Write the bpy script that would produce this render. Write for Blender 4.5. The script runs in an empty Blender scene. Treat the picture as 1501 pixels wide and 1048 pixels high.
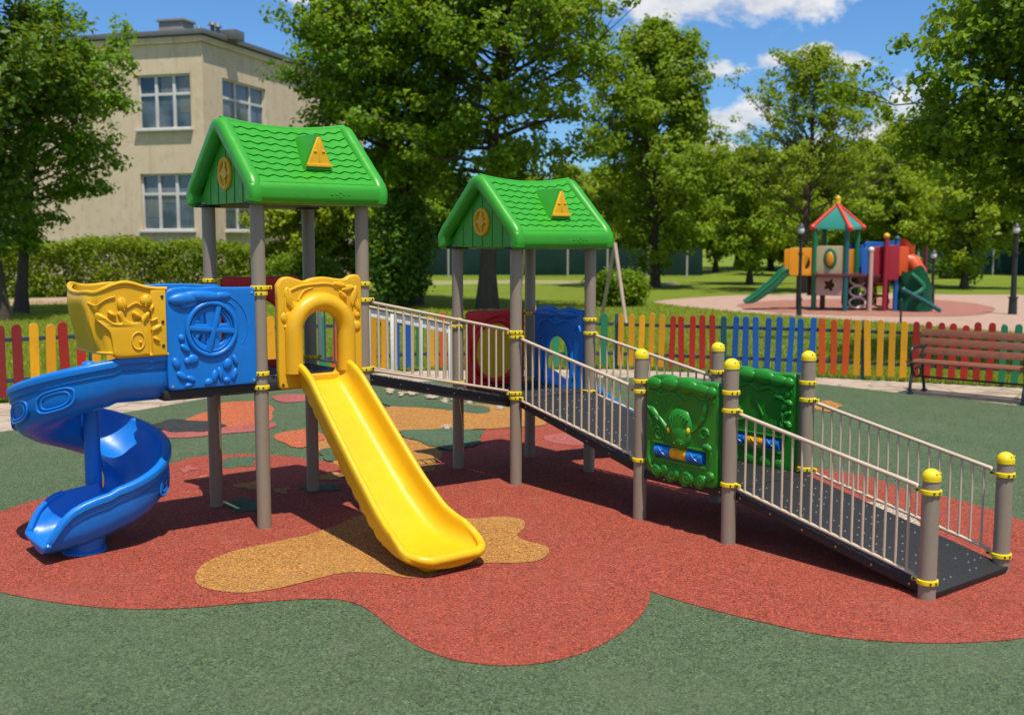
import bpy, bmesh, math, random
import numpy as np
from mathutils import Vector, Matrix, Euler
R = math.radians
PI = math.pi
random.seed(7)
sc = bpy.context.scene
col = sc.collection

# ------------------------------------------------------------------ camera
F, HC, PIT = 1603.0, 2.2035, math.atan((524 - 353.8) / 1603.0)
CP, SP = math.cos(PIT), math.sin(PIT)
cd = bpy.data.cameras.new('camera'); cam = bpy.data.objects.new('camera', cd); col.objects.link(cam)
cam.location = (0, 0, HC); cam.rotation_euler = (PI / 2 - PIT, 0, 0)
cd.sensor_width = 36; cd.lens = F / 1501 * 36; cd.clip_start = .1; cd.clip_end = 900
cd.dof.use_dof = True; cd.dof.focus_distance = 8.6; cd.dof.aperture_fstop = 1.9
sc.camera = cam

def ray(px, py):
    x = (px - 750.5) / F; up = (524 - py) / F
    return Vector((x, CP + up * SP, -SP + up * CP))
def G(px, py, z=0.0):                      # ground point seen at a photo pixel
    d = ray(px, py); t = (z - HC) / d.z
    return Vector((d.x * t, d.y * t, z))
def AT(px, py, depth):                     # point at a photo pixel at a given distance
    d = ray(px, py); t = depth / d.y
    return Vector((d.x * t, depth, HC + d.z * t))

# ------------------------------------------------------------------ properties
def tag(o, label=None, cat=None, group=None, kind=None):
    if label: o['label'] = label
    if cat: o['category'] = cat
    if group: o['group'] = group
    if kind: o['kind'] = kind
    return o
def empty(name, loc, rz=0.0, label=None, cat=None, group=None):
    o = bpy.data.objects.new(name, None); col.objects.link(o)
    o.location = loc; o.rotation_euler = (0, 0, rz); o.empty_display_size = .2
    return tag(o, label, cat, group)

# ------------------------------------------------------------------ materials
def mat(name):
    m = bpy.data.materials.new(name); m.use_nodes = True
    nt = m.node_tree; nt.nodes.clear()
    out = nt.nodes.new('ShaderNodeOutputMaterial')
    return m, nt, out
def node(nt, typ, **kw):
    n = nt.nodes.new(typ)
    for k, v in kw.items():
        if hasattr(n, k): setattr(n, k, v)
        else: n.inputs[k.replace('_', ' ')].default_value = v
    return n
def mixc(nt, a, b, fac, blend='MIX'):
    n = nt.nodes.new('ShaderNodeMix'); n.data_type = 'RGBA'; n.blend_type = blend
    for s, v in (('A', a), ('B', b)):
        i = [x for x in n.inputs if x.name == s and x.type == 'RGBA'][0]
        if isinstance(v, (tuple, list)): i.default_value = (*v[:3], 1)
        else: nt.links.new(v, i)
    f = n.inputs[0]
    if isinstance(fac, (int, float)): f.default_value = fac
    else: nt.links.new(fac, f)
    return [x for x in n.outputs if x.type == 'RGBA'][0]
def ramp(nt, fac, stops):
    n = nt.nodes.new('ShaderNodeValToRGB'); nt.links.new(fac, n.inputs[0])
    e = n.color_ramp.elements
    while len(e) < len(stops): e.new(.5)
    for k, (p, c) in zip(e, stops):
        k.position = p; k.color = (c, c, c, 1) if isinstance(c, (int, float)) else (*c, 1)
    return n.outputs[0]
def noise(nt, vec, scale, detail=4, rough=.55, dist=0):
    n = node(nt, 'ShaderNodeTexNoise', Scale=scale, Detail=detail, Roughness=rough, Distortion=dist)
    if vec: nt.links.new(vec, n.inputs['Vector'])
    return n.outputs['Fac']
def bump(nt, h, strength, dist=.01):
    b = node(nt, 'ShaderNodeBump', Strength=strength, Distance=dist)
    nt.links.new(h, b.inputs['Height']); return b.outputs[0]
def bsdf(nt, out, color, rough=.5, normal=None, spec=.5, metal=0.0, coat=0.0):
    p = nt.nodes.new('ShaderNodeBsdfPrincipled')
    if isinstance(color, (tuple, list)): p.inputs['Base Color'].default_value = (*color[:3], 1)
    else: nt.links.new(color, p.inputs['Base Color'])
    if isinstance(rough, (int, float)): p.inputs['Roughness'].default_value = rough
    else: nt.links.new(rough, p.inputs['Roughness'])
    p.inputs['Specular IOR Level'].default_value = spec
    p.inputs['Metallic'].default_value = metal
    p.inputs['Coat Weight'].default_value = coat
    p.inputs['Coat Roughness'].default_value = .15
    if normal: nt.links.new(normal, p.inputs['Normal'])
    nt.links.new(p.outputs[0], out.inputs[0]); return p
def pos(nt): return nt.nodes.new('ShaderNodeNewGeometry').outputs['Position']

def plastic(name, c, rough=.34, wear=.45):
    m, nt, out = mat(name); P = pos(nt)
    n1 = noise(nt, P, 2.3, 5, .6)
    c1 = mixc(nt, tuple(x * .86 for x in c), tuple(min(1, x * 1.08) for x in c), n1)
    # fine scuffs
    n2 = noise(nt, P, 38, 6, .7, 1.5)
    sc_ = ramp(nt, n2, [(.62, 0.0), (.78, wear)])
    g = sum(c) / 3
    c2 = mixc(nt, c1, tuple(x * .7 + g * .3 + .04 for x in c), sc_)
    grime = ramp(nt, noise(nt, P, 5.5, 8, .72, .6), [(.52, 0.0), (.74, .30)])
    c2 = mixc(nt, c2, tuple(x * .55 + .02 for x in c), grime)
    mp = node(nt, 'ShaderNodeMapping'); mp.inputs['Scale'].default_value = (70, 70, 7); mp.inputs['Rotation'].default_value = (.5, .3, .7); nt.links.new(P, mp.inputs[0])
    scr = ramp(nt, noise(nt, mp.outputs[0], 2.2, 3, .6), [(.66, 0.0), (.70, .35)])
    c2 = mixc(nt, c2, tuple(x * .6 + .22 for x in c), scr)
    r = ramp(nt, noise(nt, P, 14, 5, .65), [(.25, rough - .08), (.75, rough + .16)])
    b = bump(nt, noise(nt, P, 420, 2, .5), .10, .002)
    bsdf(nt, out, c2, r, b, .45)
    return m
def simple(name, c, rough=.5, scale=20, var=.15, bs=0.0, bscale=200, metal=0.0, spec=.5):
    m, nt, out = mat(name); P = pos(nt)
    cc = mixc(nt, tuple(x * (1 - var) for x in c), tuple(min(1, x * (1 + var)) for x in c), noise(nt, P, scale, 5, .6))
    b = bump(nt, noise(nt, P, bscale, 3, .6), bs, .004) if bs else None
    bsdf(nt, out, cc, rough, b, spec, metal)
    return m

def rubber(name, c, c2):
    m, nt, out = mat(name); P = pos(nt)
    v = node(nt, 'ShaderNodeTexVoronoi', Scale=100.0, Randomness=1.0)
    # granules stretched and swirled
    dn = node(nt, 'ShaderNodeTexNoise', Scale=70.0, Detail=2.0); nt.links.new(P, dn.inputs['Vector'])
    mx = node(nt, 'ShaderNodeVectorMath', operation='MULTIPLY_ADD')
    nt.links.new(dn.outputs['Color'], mx.inputs[0]); mx.inputs[1].default_value = (.02, .02, .02); nt.links.new(P, mx.inputs[2])
    nt.links.new(mx.outputs[0], v.inputs['Vector'])
    sep = nt.nodes.new('ShaderNodeSeparateColor'); nt.links.new(v.outputs['Color'], sep.inputs[0])
    gr = ramp(nt, sep.outputs[0], [(0, .0), (.25, .33), (.75, .56), (.92, .8), (1, 1.0)])
    base = mixc(nt, tuple(x * .30 for x in c), tuple(min(1, x * 1.75 + .015) for x in c), gr)
    big = noise(nt, P, 1.1, 6, .62)
    base = mixc(nt, base, c2, ramp(nt, big, [(.42, 0.0), (.75, .42)]))
    mid = noise(nt, P, 9, 5, .7)
    base = mixc(nt, base, (.9, .9, .9), ramp(nt, mid, [(.45, .0), (.85, .03)]))
    crack = ramp(nt, v.outputs['Distance'], [(.35, 1.0), (.75, .55)])
    base = mixc(nt, base, crack, 1.0, 'MULTIPLY')
    stn = noise(nt, P, 2.6, 8, .72, .8)
    base = mixc(nt, base, tuple(x * .45 for x in c), ramp(nt, stn, [(.55, 0.0), (.70, .35)]))
    dst = noise(nt, P, 1.7, 7, .7, .4)
    base = mixc(nt, base, (.34, .29, .23), ramp(nt, dst, [(.58, 0.0), (.76, .13)]))
    fade = noise(nt, P, .55, 5, .6)
    base = mixc(nt, base, tuple(.75 * x + .04 for x in c2), ramp(nt, fade, [(.56, 0.0), (.72, .25)]))
    h = node(nt, 'ShaderNodeMath', operation='SUBTRACT'); h.inputs[0].default_value = 1.0
    nt.links.new(v.outputs['Distance'], h.inputs[1])
    bsdf(nt, out, base, .85, bump(nt, h.outputs[0], .75, .006), .25)
    return m

M = {}
M['green'] = plastic('green_plastic', (.034, .315, .018), .33, .2)
M['yellow'] = plastic('yellow_plastic', (.74, .44, .004), .33)
M['ochre'] = plastic('amber_plastic', (.74, .40, .008), .36)
M['blue'] = plastic('blue_plastic', (.001, .165, .60), .34, .2)
M['red'] = plastic('red_plastic', (.62, .010, .012), .38)
M['clamp'] = plastic('clamp_yellow', (.80, .62, .01), .33)
M['dgreen'] = plastic('panel_green_plastic', (.014, .215, .014), .33)
def post_paint():
    m, nt, out = mat('taupe_powder_coat'); P = pos(nt)
    mp = node(nt, 'ShaderNodeMapping'); mp.inputs['Scale'].default_value = (14, 14, 1.1); nt.links.new(P, mp.inputs[0])
    st = noise(nt, mp.outputs[0], 2.0, 7, .7)
    c = mixc(nt, (.225, .185, .138), (.295, .247, .19), st)
    c = mixc(nt, c, (.16, .13, .10), ramp(nt, noise(nt, P, 26, 6, .75), [(.60, 0.0), (.72, .55)]))
    c = mixc(nt, c, (.42, .38, .33), ramp(nt, noise(nt, P, 60, 4, .7, 2.0), [(.66, 0.0), (.72, .5)]))
    bsdf(nt, out, c, ramp(nt, st, [(.3, .34), (.7, .55)]), bump(nt, noise(nt, P, 500, 2), .06, .002), .45); return m
M['post'] = post_paint()
M['rail'] = simple('beige_rail_paint', (.52, .43, .32), .40, 12, .1)
M['white'] = simple('white_rail_paint', (.86, .85, .80), .45, 8, .12)
M['black'] = simple('black_plate', (.014, .014, .015), .62, 30, .3, .15, 160)
M['dark'] = simple('dark_bolt', (.02, .018, .015), .5)
M['steel_lit_hole'] = simple('galvanised_bolt_lit_hole', (.62, .62, .60), .3, 40, .1, metal=.8)
def paving():
    m, nt, out = mat('path_concrete'); P = pos(nt)
    c = mixc(nt, (.33, .26, .205), (.47, .385, .31), noise(nt, P, 2.2, 6, .65))
    v = node(nt, 'ShaderNodeTexVoronoi', Scale=1.7, feature='DISTANCE_TO_EDGE'); nt.links.new(P, v.inputs['Vector'])
    c = mixc(nt, (.13, .12, .06), c, ramp(nt, v.outputs['Distance'], [(.0, .25), (.05, 1.0)]))
    c = mixc(nt, c, (.17, .13, .09), ramp(nt, noise(nt, P, 1.3, 7, .72), [(.50, 0.0), (.66, .75)]))
    c = mixc(nt, c, (.10, .13, .03), ramp(nt, noise(nt, P, 3.3, 6, .75), [(.60, 0.0), (.70, .6)]))
    bsdf(nt, out, c, .92, bump(nt, noise(nt, P, 40, 6, .7), .5, .01), .2); return m
M['concrete'] = paving()
M['plaza'] = simple('plaza_paving', (.37, .245, .185), .9, 1.6, .25, .3, 40)
M['granite'] = simple('kerb', (.34, .29, .25), .9, 6, .2, .3, 60)
M['soil'] = simple('soil', (.10, .07, .045), .95, 5, .35, .5, 30)
M['r_green'] = rubber('rubber_green', (.080, .125, .056), (.11, .15, .075))
M['r_red'] = rubber('rubber_red', (.345, .060, .032), (.35, .078, .045))
M['r_ochre'] = rubber('rubber_ochre', (.45, .205, .042), (.46, .25, .07))
M['r_orange'] = rubber('rubber_orange', (.50, .12, .045), (.50, .17, .06))
M['r_pink'] = rubber('rubber_rose', (.40, .10, .085), (.45, .16, .12))
M['r_teal'] = rubber('rubber_teal', (.062, .118, .058), (.09, .15, .08))
M['r_cream'] = rubber('rubber_cream', (.50, .40, .31), (.5, .36, .26))
M['r_black'] = rubber('rubber_black', (.03, .032, .034), (.06, .055, .05))

def grass_mat():
    m, nt, out = mat('grass'); P = pos(nt)
    a = noise(nt, P, .35, 6, .65); b = noise(nt, P, 9, 6, .75)
    c = mixc(nt, (.115, .185, .014), (.235, .30, .028), a)
    c = mixc(nt, c, (.28, .28, .05), ramp(nt, b, [(.5, 0.0), (.8, .55)]))
    c = mixc(nt, c, (.05, .09, .008), ramp(nt, noise(nt, P, 23, 4, .8), [(.5, 0.0), (.7, .6)]))
    c = mixc(nt, c, (.26, .23, .09), ramp(nt, noise(nt, P, .5, 8, .7, .5), [(.57, 0.0), (.72, .5)]))
    bsdf(nt, out, c, .9, bump(nt, noise(nt, P, 40, 5, .8), 1.0, .06), .15)
    return m
M['grass'] = grass_mat()

def leaf_mat(name, dark, light, yel, tr=.38):
    m, nt, out = mat(name)
    g = nt.nodes.new('ShaderNodeNewGeometry')
    oi = nt.nodes.new('ShaderNodeObjectInfo')
    tc = nt.nodes.new('ShaderNodeTexCoord')
    nz = noise(nt, tc.outputs['Object'], .8, 3, .6)
    f = ramp(nt, g.outputs['Random Per Island'], [(0, 0.0), (1, 1.0)])
    c = mixc(nt, dark, light, f)
    c = mixc(nt, c, yel, ramp(nt, nz, [(.42, 0.0), (.72, .6)]))
    hsv = nt.nodes.new('ShaderNodeHueSaturation'); nt.links.new(c, hsv.inputs['Color'])
    mr = node(nt, 'ShaderNodeMapRange'); nt.links.new(oi.outputs['Random'], mr.inputs[0])
    mr.inputs[3].default_value = .485; mr.inputs[4].default_value = .51
    nt.links.new(mr.outputs[0], hsv.inputs['Hue'])
    c = hsv.outputs[0]
    p = nt.nodes.new('ShaderNodeBsdfPrincipled'); nt.links.new(c, p.inputs['Base Color'])
    p.inputs['Roughness'].default_value = .45; p.inputs['Specular IOR Level'].default_value = .25
    t = nt.nodes.new('ShaderNodeBsdfTranslucent')
    tcx = mixc(nt, c, (.42, .50, .02), .5); nt.links.new(tcx, t.inputs[0])
    ms = nt.nodes.new('ShaderNodeMixShader'); ms.inputs[0].default_value = tr
    nt.links.new(p.outputs[0], ms.inputs[1]); nt.links.new(t.outputs[0], ms.inputs[2])
    nt.links.new(ms.outputs[0], out.inputs[0]); return m
M['leafA'] = leaf_mat('maple_leaf', (.046, .140, .007), (.175, .345, .014), (.25, .37, .018), .46)
M['leafB'] = leaf_mat('linden_leaf', (.085, .190, .010), (.25, .39, .018), (.32, .41, .024), .48)
M['leafC'] = leaf_mat('pale_leaf', (.135, .245, .012), (.32, .44, .022), (.40, .46, .03), .48)
M['leafH'] = leaf_mat('hedge_leaf', (.08, .17, .008), (.20, .31, .015), (.31, .36, .02), .45)
M['leafD'] = leaf_mat('dark_shrub_leaf', (.034, .105, .010), (.085, .19, .016), (.12, .22, .02), .35)
def bark_mat():
    m, nt, out = mat('bark'); tc = nt.nodes.new('ShaderNodeTexCoord')
    mp = node(nt, 'ShaderNodeMapping'); mp.inputs['Scale'].default_value = (9, 9, 1.6); nt.links.new(tc.outputs['Object'], mp.inputs[0])
    n = noise(nt, mp.outputs[0], 1.6, 6, .7)
    c = mixc(nt, (.035, .026, .020), (.125, .10, .078), n)
    bsdf(nt, out, c, .9, bump(nt, n, .8, .05), .2); return m
M['bark'] = bark_mat()

# ------------------------------------------------------------------ mesh helpers
def NB(): return bmesh.new()
def merge(bm, t, mx=None, mi=None):
    if mx is not None: t.transform(mx)
    if mi is not None:
        for f in t.faces: f.material_index = mi
    me = bpy.data.meshes.new('tmp'); t.to_mesh(me); t.free(); bm.from_mesh(me); bpy.data.meshes.remove(me)
def box(bm, c, s, bev=0.0, rot=None, mi=0, seg=2):
    t = NB(); bmesh.ops.create_cube(t, size=1.0)
    bmesh.ops.scale(t, vec=Vector(s), verts=t.verts)
    if bev: bmesh.ops.bevel(t, geom=t.edges[:], offset=bev, segments=seg, affect='EDGES', profile=.6)
    mx = Matrix.Translation(Vector(c))
    if rot is not None: mx = mx @ (rot.to_4x4() if isinstance(rot, Matrix) else Euler(rot).to_matrix().to_4x4())
    merge(bm, t, mx, mi)
def frame_z(d):
    d = Vector(d).normalized()
    return d.to_track_quat('Z', 'Y').to_matrix()
def cyl(bm, p0, p1, r0, r1=None, seg=20, mi=0, caps=True):
    p0, p1 = Vector(p0), Vector(p1); r1 = r0 if r1 is None else r1
    t = NB(); bmesh.ops.create_cone(t, cap_ends=caps, segments=seg, radius1=r0, radius2=r1, depth=(p1 - p0).length)
    merge(bm, t, Matrix.Translation((p0 + p1) / 2) @ frame_z(p1 - p0).to_4x4(), mi)
def tube(bm, pts, r, seg=10, mi=0, closed=False):
    pts = [Vector(p) for p in pts]; n = len(pts); rings = []
    rr = r if isinstance(r, (list, tuple)) else [r] * n
    up = Vector((0, 0, 1)); prev = None
    for i, p in enumerate(pts):
        if closed: d = pts[(i + 1) % n] - pts[i - 1]
        else: d = pts[min(i + 1, n - 1)] - pts[max(i - 1, 0)]
        d.normalize()
        if prev is None:
            a = d.cross(up) if abs(d.dot(up)) < .95 else d.cross(Vector((1, 0, 0)))
        else:
            a = prev - d * prev.dot(d)
        a.normalize(); b = d.cross(a); prev = a
        rings.append([bm.verts.new(p + (a * math.cos(k * 2 * PI / seg) + b * math.sin(k * 2 * PI / seg)) * rr[i]) for k in range(seg)])
    for i in range(n if closed else n - 1):
        A, B = rings[i], rings[(i + 1) % n]
        for k in range(seg):
            f = bm.faces.new((A[k], A[(k + 1) % seg], B[(k + 1) % seg], B[k])); f.material_index = mi
    if not closed:
        for ring in (rings[0][::-1], rings[-1]):
            f = bm.faces.new(ring); f.material_index = mi
def ball(bm, c, s, rot=None, u=16, v=10, mi=0):
    t = NB(); bmesh.ops.create_uvsphere(t, u_segments=u, v_segments=v, radius=1.0)
    mx = Matrix.Translation(Vector(c))
    if rot is not None: mx = mx @ (rot.to_4x4() if isinstance(rot, Matrix) else Euler(rot).to_matrix().to_4x4())
    s = (s, s, s) if isinstance(s, (int, float)) else s
    merge(bm, t, mx @ Matrix.Diagonal((*s, 1)), mi)
def sweep(bm, frames, prof, mi=0, caps=True):
    # frames: (origin, xaxis, yaxis, profile or None); closed profile
    rings = []
    for fr in frames:
        o, x, y = Vector(fr[0]), Vector(fr[1]), Vector(fr[2]); pr = fr[3] if len(fr) > 3 and fr[3] else prof
        rings.append([bm.verts.new(o + x * a + y * b) for a, b in pr])
    n = len(rings[0])
    for A, B in zip(rings, rings[1:]):
        for k in range(n):
            f = bm.faces.new((A[k], A[(k + 1) % n], B[(k + 1) % n], B[k])); f.material_index = mi
    if caps:
        for ring in (rings[0][::-1], rings[-1]):
            f = bm.faces.new(ring); f.material_index = mi
    bmesh.ops.recalc_face_normals(bm, faces=bm.faces[:])
def outline(bm, outer, holes, thick, bev=.01, mx=None, mi=0, res=3):
    # rounded plate from a 2D outline with holes; local plane XY, thickness along Z
    cu = bpy.data.curves.new('tmpc', 'CURVE'); cu.dimensions = '2D'; cu.fill_mode = 'BOTH'
    for pl in [outer] + holes:
        s = cu.splines.new('POLY'); s.points.add(len(pl) - 1)
        for p, q in zip(s.points, pl): p.co = (q[0], q[1], 0, 1)
        s.use_cyclic_u = True
    cu.extrude = max(thick / 2 - bev, 1e-4); cu.bevel_depth = bev; cu.bevel_resolution = res; cu.offset = -bev
    o = bpy.data.objects.new('tmpo', cu); col.objects.link(o)
    dg = bpy.context.evaluated_depsgraph_get(); dg.update()
    me = bpy.data.meshes.new_from_object(o.evaluated_get(dg))
    t = NB(); t.from_mesh(me); bmesh.ops.remove_doubles(t, verts=t.verts[:], dist=1e-5)
    bpy.data.objects.remove(o); bpy.data.curves.remove(cu); bpy.data.meshes.remove(me)
    merge(bm, t, mx, mi)
def spline(pts, n=8, closed=True):
    pts = [Vector(p) for p in pts]; out = []; m = len(pts)
    rng = range(m) if closed else range(m - 1)
    for i in rng:
        if closed: p0, p1, p2, p3 = pts[i - 1], pts[i], pts[(i + 1) % m], pts[(i + 2) % m]
        else: p0, p1, p2, p3 = pts[max(i - 1, 0)], pts[i], pts[i + 1], pts[min(i + 2, m - 1)]
        for k in range(n):
            t = k / n
            out.append(.5 * ((2 * p1) + (p2 - p0) * t + (2 * p0 - 5 * p1 + 4 * p2 - p3) * t * t + (3 * p1 - p0 - 3 * p2 + p3) * t ** 3))
    if not closed: out.append(pts[-1])
    return out
def obj(name, bm, mats, parent=None, label=None, sharp=38, smooth=True):
    me = bpy.data.meshes.new(name)
    bmesh.ops.recalc_face_normals(bm, faces=bm.faces[:]) if len(bm.faces) < 60000 else None
    bm.to_mesh(me); bm.free()
    for m in (mats if isinstance(mats, (list, tuple)) else [mats]): me.materials.append(m)
    if smooth:
        me.polygons.foreach_set('use_smooth', [True] * len(me.polygons))
        me.set_sharp_from_angle(angle=R(sharp))
    o = bpy.data.objects.new(name, me); col.objects.link(o)
    if parent: o.parent = parent
    if label: o['label'] = label
    return o
def npmesh(name, verts, faces, mats, parent=None, smooth=False, mi=None):
    # verts (n,3), faces (m,k) all same k
    me = bpy.data.meshes.new(name); verts = np.asarray(verts, np.float32); faces = np.asarray(faces, np.int32)
    k = faces.shape[1]
    me.vertices.add(len(verts)); me.vertices.foreach_set('co', verts.ravel())
    me.loops.add(faces.size); me.loops.foreach_set('vertex_index', faces.ravel())
    me.polygons.add(len(faces)); me.polygons.foreach_set('loop_start', np.arange(0, faces.size, k, dtype=np.int32))
    me.polygons.foreach_set('loop_total', np.full(len(faces), k, np.int32))
    if smooth: me.polygons.foreach_set('use_smooth', np.ones(len(faces), bool))
    me.update(calc_edges=True); me.validate()
    for m in (mats if isinstance(mats, (list, tuple)) else [mats]): me.materials.append(m)
    o = bpy.data.objects.new(name, me); col.objects.link(o)
    if parent: o.parent = parent
    return o
def copy_tree(o, parent=None):
    kids = [c for c in col.objects if c.parent == o]
    c = o.copy(); col.objects.link(c)
    if parent: c.parent = parent
    for k in kids: copy_tree(k, c)
    return c

# ------------------------------------------------------------------ setting: ground
def sheet(name, pts, z, m, kind='structure', thick=0.0, label=None, cat=None):
    bm = NB(); vs = [bm.verts.new((p[0], p[1], z)) for p in pts]
    f = bm.faces.new(vs); f.normal_update()
    if f.normal.z < 0: f.normal_flip()
    if thick:
        bmesh.ops.triangulate(bm, faces=bm.faces[:])
        r = bmesh.ops.extrude_face_region(bm, geom=bm.faces[:])
        vv = [e for e in r['geom'] if isinstance(e, bmesh.types.BMVert)]
        bmesh.ops.translate(bm, verts=vv, vec=(0, 0, -thick))
    else:
        bmesh.ops.triangulate(bm, faces=bm.faces[:])
    o = obj(name, bm, m, smooth=False)
    return tag(o, label, cat, None, kind)

sheet('lawn', [(-420, -60), (420, -60), (420, 700), (-420, 700)], -.03, M['grass'], label='mown green lawn reaching to the far trees', cat='ground')
# rubber safety surface : back edge follows the photo
back = [(-60, 640), (0, 633), (120, 615), (210, 600), (300, 584), (373, 574), (447, 567), (545, 562), (700, 556), (900, 553), (1050, 555), (1195, 562), (1330, 577), (1420, 586), (1501, 595), (1600, 607)]
backw = [G(*p).to_2d() for p in back]
rub = [Vector((-9, -3))] + [Vector((backw[0].x - 5, backw[0].y - 2))] + backw + [Vector((backw[-1].x + 6, backw[-1].y - 4)), Vector((14, -3))]
sheet('rubber_surface', rub, 0.0, M['r_green'], thick=.05, label='green rubber safety surface under the playground', cat='ground')
# concrete path between rubber and fence
FENCE = [(-9.6, 13.6), (-6.91, 15.02), (-4.3, 17.3), (-1.6, 18.75), (1.76, 18.95), (5.16, 17.7), (7.0, 16.84), (10.5, 15.1)]
fl = [Vector(p) for p in FENCE]
path = [p + Vector((0, -.55)) for p in backw] + [p + Vector((.08, -.02)) for p in reversed(fl)]
sheet('path', path, -.012, M['concrete'], label='worn beige concrete path between rubber surface and picket fence', cat='path')
sheet('park_path', [G(*p) for p in [(-20, 441), (40, 437), (120, 434), (200, 433), (200, 440), (120, 443), (40, 446), (-20, 449)]], -.022, M['plaza'], label='thin pale path crossing the left lawn', cat='path')
plaza = [(960, 441), (1010, 436), (1080, 432), (1180, 430), (1300, 429), (1400, 431), (1520, 432), (1640, 440), (1640, 500), (1500, 487), (1420, 481), (1330, 474), (1250, 468), (1170, 463), (1090, 457), (1020, 450), (975, 445)]
sheet('plaza', [p.to_2d() for p in spline([G(*p) for p in plaza], 5)], -.024, M['plaza'], label='pale paved area round the distant play tower', cat='path')
padp = [(1080, 446), (1120, 441), (1200, 438), (1300, 437), (1390, 440), (1450, 448), (1455, 456), (1420, 462), (1330, 463), (1200, 460), (1110, 454)]
sheet('play_pad', [p.to_2d() for p in spline([G(*p) for p in padp], 5)], -.018, rubber('rubber_faded_pad', (.40, .165, .115), (.42, .22, .16)), label='faded red rubber pad under the distant play tower', cat='ground')
lp = [(560, 414), (640, 411), (760, 410), (860, 411), (990, 413), (1000, 417), (860, 416), (760, 415), (640, 417), (560, 419)]
sheet('lawn_track', [G(*p) for p in lp], -.024, simple('dry_track', (.24, .23, .10), .95, 1.2, .25), label='dry yellowish track across the far lawn', cat='path')

red = [(-60, 760), (0, 750), (30, 740), (62, 731), (120, 715), (180, 700), (242, 683), (276, 672), (310, 668), (373, 666), (430, 670), (478, 677), (520, 686), (580, 692), (630, 690), (650, 664), (690, 652), (705, 640), (715, 629), (751, 626), (785, 621), (850, 616), (930, 623), (1010, 640), (1100, 662), (1190, 685), (1268, 697), (1336, 720), (1388, 729), (1433, 741), (1480, 756), (1560, 790), (1640, 850), (1600, 910),
       (1501, 935), (1440, 941), (1370, 943), (1280, 939), (1200, 930), (1130, 915), (1060, 898), (1000, 882), (953, 867), (951, 882), (944, 896), (930, 912), (895, 938), (850, 959), (800, 971), (750, 976), (700, 973), (660, 966), (620, 951), (585, 930), (560, 910), (540, 894), (515, 883), (480, 878), (420, 880), (350, 885), (280, 891), (200, 893), (130, 889), (60, 880), (0, 868), (-60, 850)]
gr = [G(*p) for p in red]
cusp = red.index((953, 867))
redw = spline(gr[:cusp + 1], 6, closed=False) + spline(gr[cusp:], 6, closed=False)[1:]
sheet('red_rubber_patch', [p.to_2d() for p in redw], .004, M['r_red'], label='large wavy red rubber area under the play structure', cat='ground')
def patch(name, pts, z, m, label, jag=True):
    q = [p.to_2d() for p in spline([G(*p) for p in pts], 6)]; ph = random.random() * 6; k = len(q); c = sum(q, Vector((0, 0))) / k
    q = [p + (p - c).normalized() * (.030 * math.sin(i * .9 + ph) + .010 * math.sin(i * 2.1 + 2 * ph) + random.gauss(0, .004)) if jag else p for i, p in enumerate(q)]
    return sheet(name, q, z, m, label=label, cat='ground')
patch('ochre_rubber_patch', [(286, 850), (291, 835), (310, 821), (345, 808), (400, 796), (450, 785), (490, 772), (520, 759), (560, 753), (620, 756), (690, 761), (735, 758), (766, 763), (768, 775), (758, 786), (772, 794), (800, 801), (804, 811), (790, 822), (760, 826), (715, 826), (680, 832), (640, 845), (600, 848), (560, 842), (520, 840), (490, 843), (450, 853), (410, 863), (360, 870), (318, 867), (294, 860)], .008, M['r_ochre'], 'large ochre rubber blot in front of the yellow slide', False)
patch('ochre_rubber_patch', [(548, 606), (575, 596), (620, 592), (680, 592), (740, 597), (800, 603), (812, 613), (795, 624), (740, 628), (690, 631), (640, 634), (590, 636), (556, 624)], .012, M['r_ochre'], 'ochre rubber band under the bridge near its white flowers')
patch('ochre_rubber_patch', [(468, 650), (500, 640), (560, 640), (610, 646), (645, 657), (644, 672), (632, 690), (600, 697), (556, 694), (510, 686), (480, 672)], .008, M['r_ochre'], 'ochre rubber patch behind the yellow slide')
patch('green_rubber_patch', [(585, 634), (640, 630), (690, 631), (706, 643), (694, 655), (660, 661), (630, 654), (600, 644)], .016, M['r_teal'], 'green rubber leaf shape below the bridge')
patch('green_rubber_patch', [(466, 664), (490, 657), (512, 664), (505, 674), (480, 676)], .012, M['r_teal'], 'small green rubber blot between two tower posts')
patch('green_rubber_patch', [(545, 584), (590, 588), (660, 592), (720, 599), (700, 607), (640, 600), (575, 596)], .016, M['r_teal'], 'long green leaf strip behind the bridge')
patch('orange_rubber_patch', [(262, 622), (300, 604), (330, 590), (375, 589), (398, 597), (400, 612), (370, 624), (320, 632), (275, 634)], .004, M['r_orange'], 'orange rubber motif behind the left tower')
patch('rose_rubber_patch', [(205, 636), (260, 630), (340, 626), (395, 620), (400, 628), (330, 637), (250, 643), (205, 643)], .008, M['r_pink'], 'rose rubber band behind the spiral slide')
patch('black_rubber_patch', [(222, 625), (250, 616), (290, 618), (326, 622), (320, 630), (280, 634), (245, 633)], .012, M['r_black'], 'black rubber bird motif behind the spiral slide')
patch('green_rubber_patch', [(316, 678), (345, 671), (372, 671), (372, 682), (345, 686), (320, 685)], .008, M['r_teal'], 'green rubber blot at the far edge of the red area')
patch('cream_rubber_patch', [(346, 712), (372, 706), (398, 710), (390, 716), (360, 717)], .008, M['r_ochre'], 'worn yellow blot between the left tower posts')
patch('cream_rubber_patch', [(330, 738), (352, 732), (376, 734), (388, 742), (360, 752), (338, 748)], .008, M['r_teal'], 'grey green blot beside the left tower post')
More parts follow.
